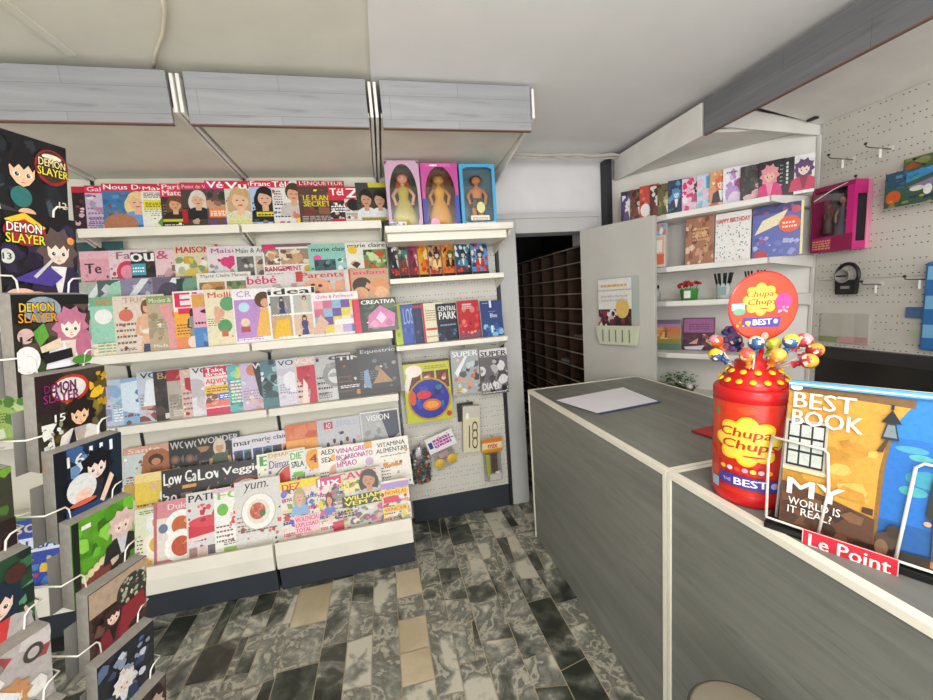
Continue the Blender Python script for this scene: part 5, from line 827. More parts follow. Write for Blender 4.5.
# ------------------------------------------------------------------ things on the corner shelves
KC = Vector((2.075, 1.722, 0)); IN = Vector((-CN.x, -CN.y, 0))
def ct(z, back, lean=.06): p = KC+IN*back; return Tier((p.x, p.y, z), PHI_C, lean)
def corner_row():
    tr = ct(1.97, .13, .05); v = lambda s, base, cols, extra=[]: (RND.seed(s), bg(base)+N(0, 0, 1, 1, 20, cols, .2)+extra)[1]
    rows = [
     (621.5, 193, v(51, '#3a2c50', ['#6a5a8a', '#d8d8e4', '#2a2038', '#4a3a6a'], FG(.5, .1, .7, '#e0dce8', '#e8d0c0', '#5a4a7a')), 'purple comic volume, leftmost of the row on the corner top shelf, above the door'),
     (630.5, 191, v(52, '#5a3a2a', ['#8a5a40', '#2a1a14', '#c89a7a', '#7a2a2a'], FG(.5, .2, .6, '#2a1a14', '#e8c8a8', '#8a3a2a')), 'brown comic volume, second in the row on the corner top shelf'),
     (640, 187.5, v(53, '#c0412e', ['#d8d0c8', '#8a2a1e', '#2a2020', '#e06a4a'], E(.3, .3, .25, '#e8e4e0')), 'red comic volume with white patches, third in the row on the corner top shelf'),
     (650.5, 187.5, v(54, '#4a1c1c', ['#7a2a24', '#d8ccc4', '#2a1414', '#8a4a3a'], FG(.5, .1, .7, '#d8d0c8', '#ecd4c4', '#6a2a24')), 'dark red comic volume, fourth in the row on the corner top shelf'),
     (658, 185.5, v(55, '#5a5a2c', ['#8a8a48', '#2c2c18', '#b8a868', '#6a4a2a'], FG(.5, .1, .6, '#b8a050', '#e8d0a8', '#4a4a28')), 'olive comic volume, fifth in the row on the corner top shelf'),
     (668.5, 182, v(56, '#1e3a5a', ['#3a6a9a', '#122238', '#5a90c0', '#0e1824'], FG(.4, .2, .6, '#4a80b8', '#c8d8e8', '#1c3050')), 'deep blue comic volume on the corner top shelf, above the door edge'),
     (682.5, 180, v(57, '#e4c8d8', ['#f0e0ec', '#d83a80', '#e8a8c8'], N(0, .45, .55, .95, 10, ['#d8206a', '#e04a8a'], .14)+FG(.75, .3, .6, '#3a1c2c', '#f0d4c4', '#c04a7a')), 'pale pink comic volume with magenta blots on the corner top shelf'),
     (697.5, 176.5, v(58, '#c8d4e4', ['#8ac0d8', '#e8b8c8', '#f0e8f0'], R(.75, 0, 1, 1, '#b85a7a')+R(.4, .6, .95, .95, '#4aa0c0')), 'pale cyan and pink comic volume on the corner top shelf'),
     (710, 173, v(59, '#d89a6a', ['#e8c0a0', '#c8704a', '#f0dcc8'], FG(.5, .15, .75, '#d86a3a', '#f0d4bc', '#3a2c3a', '#e8e8f0')), 'orange-haired figure comic volume on the corner top shelf'),
     (723.5, 170, v(60, '#ece4ec', ['#b48ac8', '#d8b8d8', '#f4eef4'], E(.7, .5, .24, '#9a3a6a')+E(.4, .3, .3, '#b894d0')+E(.5, .14, .3, '#e0d0e4')+L(.15, .86, .6, .93, 1, '#5a4a6a')), 'white and violet comic volume on the corner top shelf'),
     (741, 168, v(61, '#2c2a28', ['#3a3836', '#1e1c1c', '#4a4644'], FG(.7, .1, .55, '#5a4a4a', '#ecd8d0', '#e0a8b8')+E(.35, .14, .25, '#e8b8c4', .08)+L(.6, .84, .85, .9, 1, '#c83a4a')), 'charcoal comic volume with a pale pink figure on the corner top shelf'),
     (759, 164, v(62, '#151314', ['#1c1a1c', '#24201f'], FG(.42, .02, .92, '#e0909a', '#ecb8a0', '#d8347a', '#e88ab0')+sum([L(.80, .3+.1*i, .93, .36+.1*i, 1, '#d8d8d8') for i in range(6)], [])), 'black comic volume with a large pink-haired figure on the corner top shelf'),
     (783.5, 159.5, v(63, '#e9e6e2', ['#ece8e4', '#e0dcd8'], R(0, 0, .36, 1, '#17161a')+sum([R(.10, .32+.1*i, .17, .39+.1*i, '#d0d0d0') for i in range(6)], [])+FG(.66, .08, .85, '#5a3a6a', '#ecd0c8', '#c8305a', '#8a1c40')), 'black and white comic volume with a purple-haired figure, rightmost on the corner top shelf'),
    ]
    for i, (px, py, art, lab) in enumerate(rows):
        a, h = tr.hit(px, py); cover_thing('comic_book', .118 if i < 12 else .13, h, .014, art, tr, a, lab, 'comic book', 'comic volumes on the corner top shelf', .17 if i < 11 else .09, GREYP)
corner_row()
def corner_goods():
    t2 = ct(1.648, .10, .08)
    def pk(name, pl, pr, pt, art, lab, cat, t=.02, edge=None, group=None, tr=t2):
        a, h = tr.hit(pl, pt); a1, _ = tr.hit(pr, pt); return cover_thing(name, a1-a, h, t, art, tr, a, lab, cat, group, 0, edge)
    RND.seed(70)
    pk('gift_box', 651, 668, 226.5, bg('#d8cfc4')+R(0, .72, 1, 1, '#7ab0d0')+N(0, .7, 1, 1, 6, ['#c87a6a', '#e8e0d8'], .2)+R(.1, .06, .92, .68, '#e4b090')+R(.1, .06, .92, .3, '#dc6a48')+R(.2, .34, .8, .62, '#efe6dc'), 'small orange and white gift box beside the door edge, second corner shelf', 'gift box', .05)
    a, h = t2.hit(670, 222); a1, _ = t2.hit(686, 222); P = t2.P+t2.u*a
    r = MB().box(0, -.03, 0, a1-a, 0, h*.96).build('clear_bag', CLEAR); r.location = P+Vector((0, 0, .001)); r.rotation_euler = (0, 0, PHI_C); tag(r, 'empty clear bag left of the copper one, second corner shelf', 'bag')
    pk('gift_bag', 687, 715, 220, bg('#a8745a')+N(0, 0, 1, 1, 34, ['#8a5a44', '#c89878', '#d8b090', '#7a4a3a', '#e0c8a8'], .14)+L(.25, .5, .8, .8, 4, '#d8a878'), 'shiny copper-brown wrapped gift bag on the second corner shelf', 'gift bag', .02, None, 'party bags on the second corner shelf')
    pk('gift_bag', 716.5, 752, 215.5, bg('#e9e8e4')+[([tuple((RND.uniform(.04, .94)+.025*math.cos(q), (j+.5)/22*.78+.02*math.sin(q)) for q in (0, 1.6, 3.1, 4.7))], '#8a9a98') for j in range(0)]+sum([E(RND.uniform(.04, .96), RND.uniform(.03, .76), .02, c, None, 6) for c in ['#4a6a7a', '#8a9aa0', '#5a8a7a', '#b88a7a']*16], [])+T('HAPPY BIRTHDAY', .04, .79, .97, .88, '#d03a42', .05), 'white dotted birthday bag with red wording on the second corner shelf', 'gift bag', .02, None, 'party bags on the second corner shelf')
    pk('gift_bag', 754, 804, 209.5, bg('#5a64b0')+R(0, .84, 1, 1, '#3a3a78')+N(0, .82, 1, 1, 10, ['#8a4a6a', '#2a2a5a', '#b06a6a'], .1)+G([(.04, .45), (.2, .72), (.7, .88), (.55, .62)], '#ece0b8')+N(0, 0, .95, .42, 26, ['#6a74c0', '#8a92d0', '#b0b4dc', '#4a50a0', '#8a5a90'], .1)+E(.74, .60, .21, '#e8582a', .16)+L(.6, .53, .88, .68, 2, '#f8e4d8')+E(.86, .86, .09, '#c84a5a')+E(.18, .03, .14, '#c03a4a')+R(.95, 0, 1, 1, '#e8d8a0'), 'blue gift bag with an orange oval, right end of the second corner shelf', 'gift bag', .03, None, 'party bags on the second corner shelf')
    # third shelf
    t3 = ct(1.432, .10, 0)
    def base(px, tr): a, _ = tr.hit(px, 300); p = tr.P+tr.u*a; return p
    p = base(689, t3); r = empty('pen_bucket', tuple(p+Vector((0, 0, .001))), 'small green bucket of red flowers and a pencil on the third corner shelf', 'bucket')
    gm = plain('green_bucket', '#3f9a3f', .35)
    MB().lathe([(.001, .0), (.045, 0), (.052, .065), (.055, .068), (.05, .068), (.043, .006), (.001, .006)], seg=28).build('bucket', gm, r)
    MB().box(-.018, -.056, .012, .018, -.0535, .058).xf(Matrix.Rotation(PHI_C, 4, 'Z')).build('sticker', WHITE2, r)
    rr = random.Random(8)
    for q in range(7):
        x, y = rr.uniform(-.075, .075), rr.uniform(-.03, .03); z = .085+rr.uniform(0, .03)
        m = MB().tube([(x*.3, y*.3, .008), (x*.7, y*.7, .06), (x, y, z)], .002, 6, hx('#3a5a2a'))
        for k in range(6): m.ball((x+rr.uniform(-.012, .012), y+rr.uniform(-.012, .012), z+rr.uniform(-.008, .01)), .011, None, .008, hx(rr.choice(['#b01c24', '#8a141c', '#c83a3a'])), 8, 5)
        tag(m.build('artificial_flower', ARTM, None, 0, (0, 0, 0)), '', 'x'); f = bpy.data.objects[-1] if False else None
        o = COL.objects[-1]; o.parent = r
        for key in ('label', 'category'): del o[key]
    MB().tube([(-.02, 0, .008), (-.05, .01, .10)], .0035, 6).build('pencil', plain('pencil_wood', '#d8b878', .5), r)
    for px, n, lab, c in ((723, 9, 'white mug packed with black pens on the third corner shelf', '#c8d0cc'), (754, 6, 'second pot of black pens, behind the round red sign, third corner shelf', '#b8bcb8')):
        p = base(px, t3); r = empty('pen_pot', tuple(p+Vector((0, 0, .001))), lab, 'pen pot', 'pen pots on the third corner shelf')
        MB().lathe([(.001, 0), (.036, 0), (.038, .088), (.034, .088), (.033, .006), (.001, .006)], seg=24).build('pot', plain('pot'+c[1:], c, .3), r)
        MB().box(-.02, -.042, .02, .02, -.037, .07).xf(Matrix.Rotation(PHI_C, 4, 'Z')).build('sticker', plain('pot_sticker', '#8aa0a0', .6), r)
        for q in range(n):
            a = 2*math.pi*q/n; x, y = .02*math.cos(a), .02*math.sin(a)
            MB().tube([(x, y, .008), (x*2.2, y*2.2, .135), (x*2.35, y*2.35, .15)], .0055, 6, r1=.005).build('pen', BLACK, r)
    p = base(657, t3); r = empty('small_bottle', tuple(p+Vector((0, 0, .001))), 'small dark-capped bottle by the door edge on the third corner shelf', 'bottle')
    MB().lathe([(.001, 0), (.022, 0), (.022, .06), (.012, .075), (.012, .082), (.001, .082)], seg=20).build('bottle_body', plain('bottle_grey', '#9a9c9c', .3), r)
    MB().lathe([(.001, .083), (.014, .083), (.014, .105), (.001, .105)], seg=16).build('cap', BLACK, r)
    # fourth shelf
    t4 = ct(1.10, .16, .06)
    pk('picture_box', 652, 682, 320, bg('#b88a4a')+R(0, .85, 1, 1, '#6a6470')+R(0, .74, 1, .86, '#b07aa0')+N(0, .35, 1, .75, 12, ['#d8a05a', '#e0b878', '#c87a4a'], .2)+R(0, .18, 1, .35, '#8a8a3a')+R(0, 0, 1, .2, '#5a7a6a')+G([(.48, .4), (.56, .4), (.54, .7), (.5, .7)], '#8a4a2a')+G([(.3, .62), (.72, .66), (.5, .58)], '#a85a3a'), 'sunset coloured picture box beside the door edge, fourth corner shelf', 'picture box', .03, None, 'picture boxes on the fourth corner shelf', t4)
    pk('picture_box', 684, 716, 318, bg('#4a2838')+R(.04, .55, .97, .97, '#a05a90')+L(.2, .64, .85, .85, 3, '#6a3a68')+N(0, .05, 1, .5, 14, ['#3a1c2a', '#6a3a48', '#5a3040'], .16)+G([(.05, .1), (.7, .16), (.6, .02), (.1, .02)], '#d8d0e0')+G([(.2, .2), (.5, .38), (.46, .2)], '#e0a088')+N(.6, .2, .95, .5, 6, ['#d8a890', '#8a4a3a'], .12), 'purple and plum picture box, right of the sunset one, fourth corner shelf', 'picture box', .03, None, 'picture boxes on the fourth corner shelf', t4)
    a, h = t4.hit(722, 315); p = t4.P+t4.u*a
    r = empty('gift_pouch', tuple(p+t4.u*.06+Vector((0, 0, .001))), 'purple and pink gift pouch behind the lollipops, fourth corner shelf', 'pouch'); rr = random.Random(3)
    m = MB()
    for q in range(26): m.ball((rr.uniform(-.05, .05), rr.uniform(-.025, .025), rr.uniform(.02, .14)), .02, None, None, hx(rr.choice(['#8a4a9a', '#b03a7a', '#3a4a8a', '#5a3a7a', '#c85a8a'])), 8, 5)
    m.build('pouch_filling', ARTM, r)['kind'] = 'stuff'
    MB().ball((0, 0, .08), .075, .05, .08).build('film_wrap', CLEAR, r)
    # bottom shelf
    t5 = ct(.80, .14, 0); p = base(679, t5); r = empty('wrapped_basket', tuple(p+Vector((0, 0, .001))), 'round green leafy basket in clear film on the lowest corner shelf', 'basket')
    m = MB(); rr = random.Random(12)
    for q in range(120):
        a = rr.uniform(0, 6.3); d = rr.uniform(.02, .10); z = .04+rr.uniform(0, .09); t = rr.uniform(0, 6.3); L_ = rr.uniform(.02, .04)
        c = (d*math.cos(a), d*math.sin(a), z); e = (c[0]+L_*math.cos(t), c[1]+L_*math.sin(t), z+rr.uniform(-.01, .02)); w = .013
        m.add([c, ((c[0]+e[0])/2-w*math.sin(t), (c[1]+e[1])/2+w*math.cos(t), z+.008), e, ((c[0]+e[0])/2+w*math.sin(t), (c[1]+e[1])/2-w*math.cos(t), z+.008)], [(0, 1, 2, 3)], hx(rr.choice(['#6a8a52', '#4a6a3e', '#8aa874', '#5a7a48', '#b0bc98'])))
    m.build('leaves', ARTM, r)['kind'] = 'stuff'
    MB().ball((.02, -.07, .06), .022).build('white_ornament', WHITE2, r)
    MB().lathe([(.001, 0), (.07, 0), (.10, .045), (.095, .045), (.066, .006), (.001, .006)], seg=24).build('basket_bowl', plain('basket_brown', '#4a4230', .7), r)
    MB().ball((0, 0, .085), .125, .125, .083).build('film_wrap', CLEAR, r)
corner_goods()

# ------------------------------------------------------------------ things on the pegboard wall at right
def wall_goods():
    def wp(px, py, x): return at_axis(px, py, 0, x)
    # boxed doll, hung with its window towards the shop
    A = wp(813, 189, 2.325); Bp = wp(856, 179.5, 2.325); D = wp(818, 253, 2.325); y1, y0 = A.y, Bp.y; z1 = (A.z+Bp.z)/2; z0 = D.z; w = y1-y0; h = z1-z0; dp = .112
    r = empty('boxed_doll', (2.325, y1, z0), 'large magenta boxed doll hung on the pegboard wall', 'doll', None, (0, 0, -math.pi/2))
    mg = plain('box_magenta', '#c41e78', .35); mk = plain('box_maroon', '#8a1a4a', .4); bkm = plain('box_backing_dark', '#4a4246', .6); pk_ = plain('box_pale_pink', '#e889a8', .4); k = .003
    MB().box(0, dp-k, 0, w, dp, h).build('back_card', bkm, r)
    MB().box(0, .0005, 0, k, dp-k, h).box(k, .0005, 0, w-k, dp-k, k).box(k, .0005, h-k, w-k, dp-k, h).build('carton', mk, r)
    MB().box(.004, -.002, 0, .014, .0, h).box(.014, -.002, 0, w, 0, h*.24).box(.014, -.002, h*.93, w, 0, h).build('front_frame', mk, r)
    MB().box(w-.03, -.002, h*.24, w, 0, h*.93).build('front_post', mg, r)
    s = MB().box(w-k, .0, 0, w, .02, h).box(w-k, .02, 0, w, .085, h*.12).box(w-k, .02, h*.8, w, .085, h)
    s.build('side_frame', mg, r); MB().box(w-k, .085, 0, w+.0015, dp, h).build('side_strip', pk_, r)
    MB().box(.014, -.001, h*.24, w-.03, .0, h*.93).build('window', CLEAR, r)
    m = doll_mesh(h*.74, '#a8745a', '#5a2a2c', '#4a4550'); m.v = [(x+w*.60, y+.045, z+h*.16) for x, y, z in m.v]; m.build('doll', ARTM, r)
    m = doll_mesh(h*.5, '#7a4a3a', '#7a2030', '#4a2028'); m.v = [(x+w*.25, y+.05, z+h*.30) for x, y, z in m.v]; m.build('doll', ARTM, r)
    RND.seed(80)
    for a_ in (R(.05, .03, .52, .22, '#a02a70')+L(.06, .05, .5, .20, 4, '#e0a83a'), G([(.05, .82), (.5, .93), (.84, .985), (.84, .975), (.5, .915), (.05, .80)], '#e8dce4')): art_mesh(a_, w, h, y=-.0022).build('printed_panel', ART, r)
    # game blisters
    def card(name, x, pts, art, lab, cat, grp, t=.02):
        tl, tr_, bl = [wp(p[0], p[1], x) for p in pts]; w = tl.y-tr_.y; h = tl.z-bl.z
        o = MB().box(0, 0, 0, w, t, h).build(name, PAPER); o.location = (x, tl.y, bl.z); o.rotation_euler = (0, 0, -math.pi/2); tag(o, lab, cat, grp)
        art_mesh(art, w, h, y=-.0002).build('front_card', ART, o); return o
    RND.seed(81)
    card('game_pack', 2.385, ((904, 160), (960, 146), (904, 186)), bg('#5a6a3a')+N(0, 0, 1, 1, 20, ['#3a4a28', '#7a8a4a', '#2c3a4a', '#8a8a6a'], .2)+E(.2, .55, .17, '#b85a2a', .26), 'olive green game pack, upper one of two hung on the pegboard wall', 'game', 'game packs on the pegboard wall')
    card('game_pack', 2.345, ((886, 175), (950, 160), (886, 209)), bg('#3a5a48')+R(0, .55, .35, 1, '#2c5068')+N(0, .5, .4, 1, 12, ['#3a6a80', '#1c3448', '#5a8aa0', '#2a5a5a'], .1)+G([(.36, .62), (1, .86), (1, .98), (.36, .9)], '#3a8ac0')+N(.4, .68, 1, .95, 10, ['#5aa05a', '#4a90c8', '#2a7a98'], .1)+G([(.4, .5), (1, .72), (1, .5), (.5, .38)], '#8a7aa0')+E(.16, .28, .13, '#c85a2a', .20)+N(0, .0, 1, .24, 16, ['#7a8a3a', '#3a5a28', '#2a3a5a', '#a8a04a'], .1)+E(.55, .42, .12, '#d8d8c0', .07)+E(.72, .34, .07, '#e8e4e0', .14), 'blue and green game pack, lower one of two hung on the pegboard wall', 'game', 'game packs on the pegboard wall')
    # hooks
    for px, py, L_, lab in ((829, 157.5, .16, 'upper peg hook on the pegboard wall, nearest the corner'), (866, 146.5, .16, 'peg hook on the pegboard wall, above and right of the magenta box'), (862, 284, .13, 'peg hook right of the black strap gauge on the pegboard wall'), (905, 279, .14, 'peg hook near the picture edge, right of the strap gauge, pegboard wall'), (856, 178.5, .10, 'peg hook holding the magenta boxed doll'), (915, 162, .12, 'peg hook holding the game packs')):
        x = 2.44-L_; p = wp(px, py, x); r = empty('peg_hook', (2.44, p.y, p.z), lab, 'hook', 'peg hooks'); o = tuple(r.location)
        MB().tube([(2.439, p.y, p.z-.01), (x+.02, p.y, p.z-.004), (x, p.y, p.z), (x-.004, p.y, p.z+.012)], .0028, 8).build('prong', STEEL, r, 0, o)
        MB().box(2.437, p.y-.010, p.z-.016, 2.4398, p.y+.010, p.z+.004).build('hook_plate', WIRE, r, 0, o)
        if px < 906 and L_ > .12: MB().box(x+.085, p.y-.001, p.z-.05, x+.10, p.y+.001, p.z-.008).build('price_tag', WHITE2, r, 0, o)
        MB().ball((x-.004, p.y, p.z+.012), .0065).build('hook_tip', BLACK, r, 0, o)
    # strap with dial
    c = wp(847, 280, 2.40); r = empty('strap_gauge', tuple(c), 'black strap loop with a round dial, hung on the pegboard wall', 'gauge'); ring = []
    for i in range(25): a = 2*math.pi*i/24; ring.append((0, .050*math.cos(a), .062*math.sin(a)*(1 if math.sin(a) > 0 else .8)+.022))
    MB().tube(ring, .009, 8).build('strap', BLACK, r)
    MB().add([(-.014, -.045, -.075), (-.014, .045, -.075), (-.014, .050, .0), (-.014, -.050, .0), (.014, -.045, -.075), (.014, .045, -.075), (.014, .050, .0), (.014, -.050, .0)],
             [(0, 3, 2, 1), (4, 5, 6, 7), (0, 1, 5, 4), (1, 2, 6, 5), (2, 3, 7, 6), (3, 0, 4, 7)]).build('gauge_body', BLACK, r, .004)
    m = MB().lathe([(.001, 0), (.034, 0), (.036, .006), (.029, .008), (.029, .005), (.001, .005)], seg=28).xf(Matrix.Translation((-.012, .012, .022)) @ Matrix.Rotation(-math.pi/2, 4, 'Y')); m.build('dial', plain('dial_face', '#8f8b84', .4), r)
    MB().box(-.020, -.006, .018, -.0185, .038, .026).build('dial_needle', BLACK, r); MB().box(-.0155, -.022, -.045, -.0142, .018, -.03).build('gauge_label', GREYMETAL, r)
    MB().tube([(.0, .0, .084), (.040, 0, .078)], .003, 6).build('hanger', STEEL, r)
    # clear leaflet holder
    a = wp(820, 313, 2.425); b = wp(867, 345, 2.425); r = empty('leaflet_holder', (2.425, a.y, b.z), 'flat clear holder with pale cards on the pegboard wall above the black till', 'holder'); o = tuple(r.location)
    MB().box(2.42, b.y, b.z, 2.423, a.y, a.z).build('clear_front', CLEAR, r, 0, o)
    MB().box(2.432, b.y, b.z, 2.4398, a.y, a.z).build('backing', plain('holder_back', '#c4c0b4', .5), r, 0, o)
    MB().box(2.426, b.y+.14, b.z, 2.429, a.y, b.z+.03).build('card', plain('card_green', '#8a9a5a', .6), r, 0, o); MB().box(2.426, b.y, b.z, 2.429, b.y+.13, b.z+.034).build('card', plain('card_pink', '#c89a98', .6), r, 0, o)
    RND.seed(83)
    p = wp(907, 307, 2.43); q = wp(926, 318, 2.43)
    o = MB().box(2.424, q.y, q.z, 2.4398, p.y, p.z).build('blue_pack', plain('pack_blue', '#4a6a92', .45), None, 0, (2.43, p.y, q.z)); tag(o, 'slate-blue pack on the pegboard wall near the picture edge', 'pack')
    p = wp(908, 330, 2.43); q = wp(922, 337, 2.43)
    o = MB().box(2.436, q.y, q.z, 2.4398, p.y, p.z).build('price_card', plain('card_pale_green', '#b8c8a8', .6), None, 0, (2.43, p.y, q.z)); tag(o, 'pale green price card below the slate-blue pack on the pegboard wall', 'card')
    p = wp(926, 262, 2.40); q = wp(940, 352, 2.40); y0 = p.y-.13
    r = empty('toy_pack', (2.41, p.y, q.z), 'tall blue plastic pack hanging on the pegboard at the right picture edge', 'pack'); o = tuple(r.location)
    MB().box(2.395, y0, q.z, 2.4398, p.y, p.z).build('pack_body', plain('pack_bright_blue', '#2f6fae', .35), r, .012, o)
    for k in range(3): MB().box(2.392, y0+.01, q.z+.06+.13*k, 2.3949, p.y-.012, q.z+.12+.13*k).build('pack_label', plain('pack_pale_blue', '#7ab4dc', .4), r, .002, o)
    RND.seed(84)
wall_goods()

# ------------------------------------------------------------------ things on the near counter
CTZ = .9655
def logo(u, v, s, asp):
    fl = [(u+s*(.80+.20*abs(math.cos(4*t)))*math.cos(t)*.5, v+s*asp*(.80+.20*abs(math.cos(4*t)))*math.sin(t)*.46) for t in [2*math.pi*i/64 for i in range(64)]]
    return G(fl, '#f4c21e')+G([(u+(a-u)*.90, v+(b-v)*.90) for a, b in fl], '#f8d84a')+T('Chupa', u-s*.40, v+s*asp*.02, u+s*.34, v+s*asp*.24, '#c8281e', .04, .15)+T('Chups', u-s*.36, v-s*asp*.20, u+s*.42, v+s*asp*.02, '#c8281e', .04, .15)+E(u+s*.1, v-s*asp*.26, s*.16, '#c8281e', s*asp*.015)
def banner(u, v, w, h): return G([(u-w/2, v-h*.3), (u-w*.46, v+h*.45), (u+w*.5, v+h*.3), (u+w*.46, v-h*.5)], '#4a3a94')+T('BEST', u-w*.22, v-h*.22, u+w*.26, v+h*.24, '#fff', .06)+T('THE', u-w*.40, v-h*.12, u-w*.27, v+h*.08, '#d8d0f0', .02)+E(u+w*.36, v, w*.06, '#c8b8e8', h*.2)
def tin():
    R0 = .0865; c = Vector((.928, .797, CTZ+.0005)); ang = math.atan2(-c.y, -c.x)-.10
    r = empty('lollipop_tin', tuple(c), 'red lollipop tin with a yellow flower logo and round sign, on the near counter', 'lollipop display')
    HB = .305
    rd = plain('tin_red', '#c8181a', .3)
    MB().lathe([(.001, 0), (R0*.97, 0), (R0+.001, .006), (R0+.001, .03), (R0, .033), (R0, HB-.03), (R0+.002, HB-.026), (R0+.002, HB-.006), (R0-.002, HB), (.001, HB)], seg=64).build('tin_body', rd, r)
    # printed wrap, bent round the tin
    W_, H_ = 2*math.pi*R0*.62, HB-.066; ASP[0] = W_/H_
    RND.seed(90)
    lay = bg('#d8301c')+R(0, 0, .3, 1, '#e0481c')+R(.3, .5, .5, 1, '#dc3a1a')+N(0, 0, 1, 1, 10, ['#d03018', '#e2501e', '#cc2a18'], .15)
    lay += E(.73, .58, .05, '#c0408a')+N(.66, .3, .86, .5, 10, ['#d87aa0', '#e0a0b0'], .04)+logo(.50, .60, .42, ASP[0])+banner(.52, .15, .40, .17)
    lay += sum([E(.36+.045*i, .29, .018, ['#f0b82a', '#e8e0e0', '#d8503a', '#e0a0c0', '#f4d860', '#d0c8d8', '#e8a03a'][i], None, 10) for i in range(7)], [])+R(.27, .02, .33, .13, '#8ab8d0')+R(.3, .86, .33, .93, '#4a8a3a')
    ASP[0] = .76
    m = art_mesh(lay, W_, H_, eps=.00005)
    bm = bmesh.new(); cl = bm.faces.layers.int.new('c')
    cols = []
    for f, cc in zip(m.f, m.c):
        fa = bm.faces.new([bm.verts.new(m.v[i]) for i in f]); fa[cl] = len(cols); cols.append(cc)
    for i in range(1, 48):
        x = W_*i/48; bmesh.ops.bisect_plane(bm, geom=bm.verts[:]+bm.edges[:]+bm.faces[:], dist=1e-7, plane_co=(x, 0, 0), plane_no=(1, 0, 0))
    w = MB(); bm.verts.index_update()
    vs = []
    for v in bm.verts:
        a = ang+(v.co.x-W_/2)/R0; q = R0+.0004-v.co.y*4; vs.append((q*math.cos(a), q*math.sin(a), v.co.z+.033))
    w.v = vs; w.f = [tuple(v.index for v in f.verts) for f in bm.faces]; w.c = [cols[f[cl]] for f in bm.faces]; w.sm = [False]*len(w.f); bm.free()
    w.build('printed_wrap', ARTC, r)
    # stepped lid with yellow holes
    z = HB
    MB().lathe([(.074, z), (.074, z+.02), (.058, z+.024), (.058, z+.042), (.042, z+.046), (.042, z+.064), (.018, z+.068), (.018, z+.085), (.001, z+.085)], seg=48).build('stepped_lid', rd, r)
    def hole(rad, zz, n, ph):
        for i in range(n):
            a = ang+ph+2*math.pi*i/n
            MB().lathe([(.001, 0), (.0075, 0), (.0075, .003), (.001, .003)], seg=12).xf(Matrix.Translation((rad*math.cos(a), rad*math.sin(a), zz)) @ Matrix.Rotation(a, 4, 'Z') @ Matrix.Rotation(math.radians(38), 4, 'Y')).build('hole_ring', YEL, r)
    hole(.0735, z+.019, 16, .1); hole(.0575, z+.041, 12, .26)
    # round sign standing on the lid, facing the shop
    d = ray(763, 306); t = (c.x*d.x+c.y*d.y)/(d.x**2+d.y**2); sc = EYE+d*t; RS = .0865; dang = math.atan2(-math.cos(.23), -math.sin(.23))
    loc = sc-c; M = Matrix.Translation(loc) @ Matrix.Rotation(dang+math.pi/2, 4, 'Z')
    m = MB().lathe([(.001, -.0015), (RS, -.0015), (RS+.001, 0), (RS, .0015), (.001, .0015)], seg=64).xf(M @ Matrix.Rotation(math.pi/2, 4, 'X')); m.build('round_sign', rd, r)
    MB().tube([(loc.x, loc.y, z+.08), (loc.x, loc.y, loc.z-RS+.004)], .005, 8).build('sign_post', rd, r)
    ASP[0] = 1
    RND.seed(91)
    lay = E(.5, .5, .485, '#e0401c', None, 48)+logo(.46, .60, .52, 1)+E(.78, .55, .12, '#d03a8a')+N(.7, .38, .86, .48, 8, ['#d87aa0', '#e89ab8'], .04)+banner(.47, .27, .56, .18)+R(.03, .46, .22, .56, '#e8d8c8')+E(.14, .44, .09, '#6aa080', .05)+N(.1, .22, .3, .3, 5, ['#f0b030'], .05)+E(.52, .06, .055, '#b8a89a')
    ASP[0] = .76
    m = art_mesh(lay, 2*RS, 2*RS); m.v = [(x-RS, y, q-RS) for x, y, q in m.v]
    m.xf(M @ Matrix.Translation((0, -.0022, 0))); m.build('printed_sign', ARTC, r)
    # lollipops
    rt = Vector((-math.sin(ang), math.cos(ang), 0)); fw = Vector((math.cos(ang), math.sin(ang), 0))
    for i, (px, py, dz, b, c1, c2, lab) in enumerate([
      (716, 341, .0, None, '#e0602a', '#e88a9a', 'orange and pink wrapped lollipop, highest on the left of the tin'),
      (716, 355, .045, (734, 371), '#2a4a7a', '#e8c02a', 'blue and yellow wrapped lollipop at the lower left of the tin'),
      (747, 355, .06, (748, 374), '#e88a2a', '#d8504a', 'orange wrapped lollipop at front left of the tin'),
      (756, 343, .03, None, '#2a5a8a', '#f0e8d0', 'blue and white wrapped lollipop just under the round sign'),
      (778, 355.5, .06, (767, 372), '#ec8a1e', '#f0b04a', 'plain orange wrapped lollipop at front right of the tin'),
      (791, 341, .01, None, '#2a6a9a', '#e8d04a', 'blue and yellow wrapped lollipop at the right of the tin'),
      (804, 340, -.02, None, '#c8485a', '#e8a0a0', 'pink wrapped lollipop, highest on the right of the tin'),
      (815, 350, .0, None, '#b02430', '#d8a02a', 'dark red wrapped lollipop at the far right of the tin'),
      (809, 361, .045, (780, 374), '#b82a3a', '#e8a82a', 'red and yellow wrapped lollipop, lowest on the right of the tin'),
      (735, 340, -.03, None, '#1e3058', '#7a4a8a', 'dark blue wrapped lollipop behind the left lollipops of the tin'),
      (773, 344, -.03, None, '#a8b82a', '#d8d84a', 'lime wrapped lollipop half hidden behind the tin lid')]):
        d = ray(px, py); o0 = c+fw*dz; t = (o0-EYE).dot(fw)/d.dot(fw); H = EYE+d*t
        l = H-c; side = l.dot(rt); hd = Vector((l.x, l.y, 0)); bs = hd*.42; zb = z+.047 if bs.length < .054 else z+.022
        if bs.length < .03: bs = (fw*(.046 if dz > 0 else -.046)+rt*side*.5); zb = z+.047
        bs = bs*(min(.066, max(.046, bs.length))/bs.length); zb = z+.046+.003 if bs.length < .056 else z+.027
        q = empty('lollipop', tuple(c+Vector((bs.x, bs.y, zb))), lab, 'lollipop', 'lollipops stuck in the tin'); off = Vector((bs.x, bs.y, zb)); e = l-off
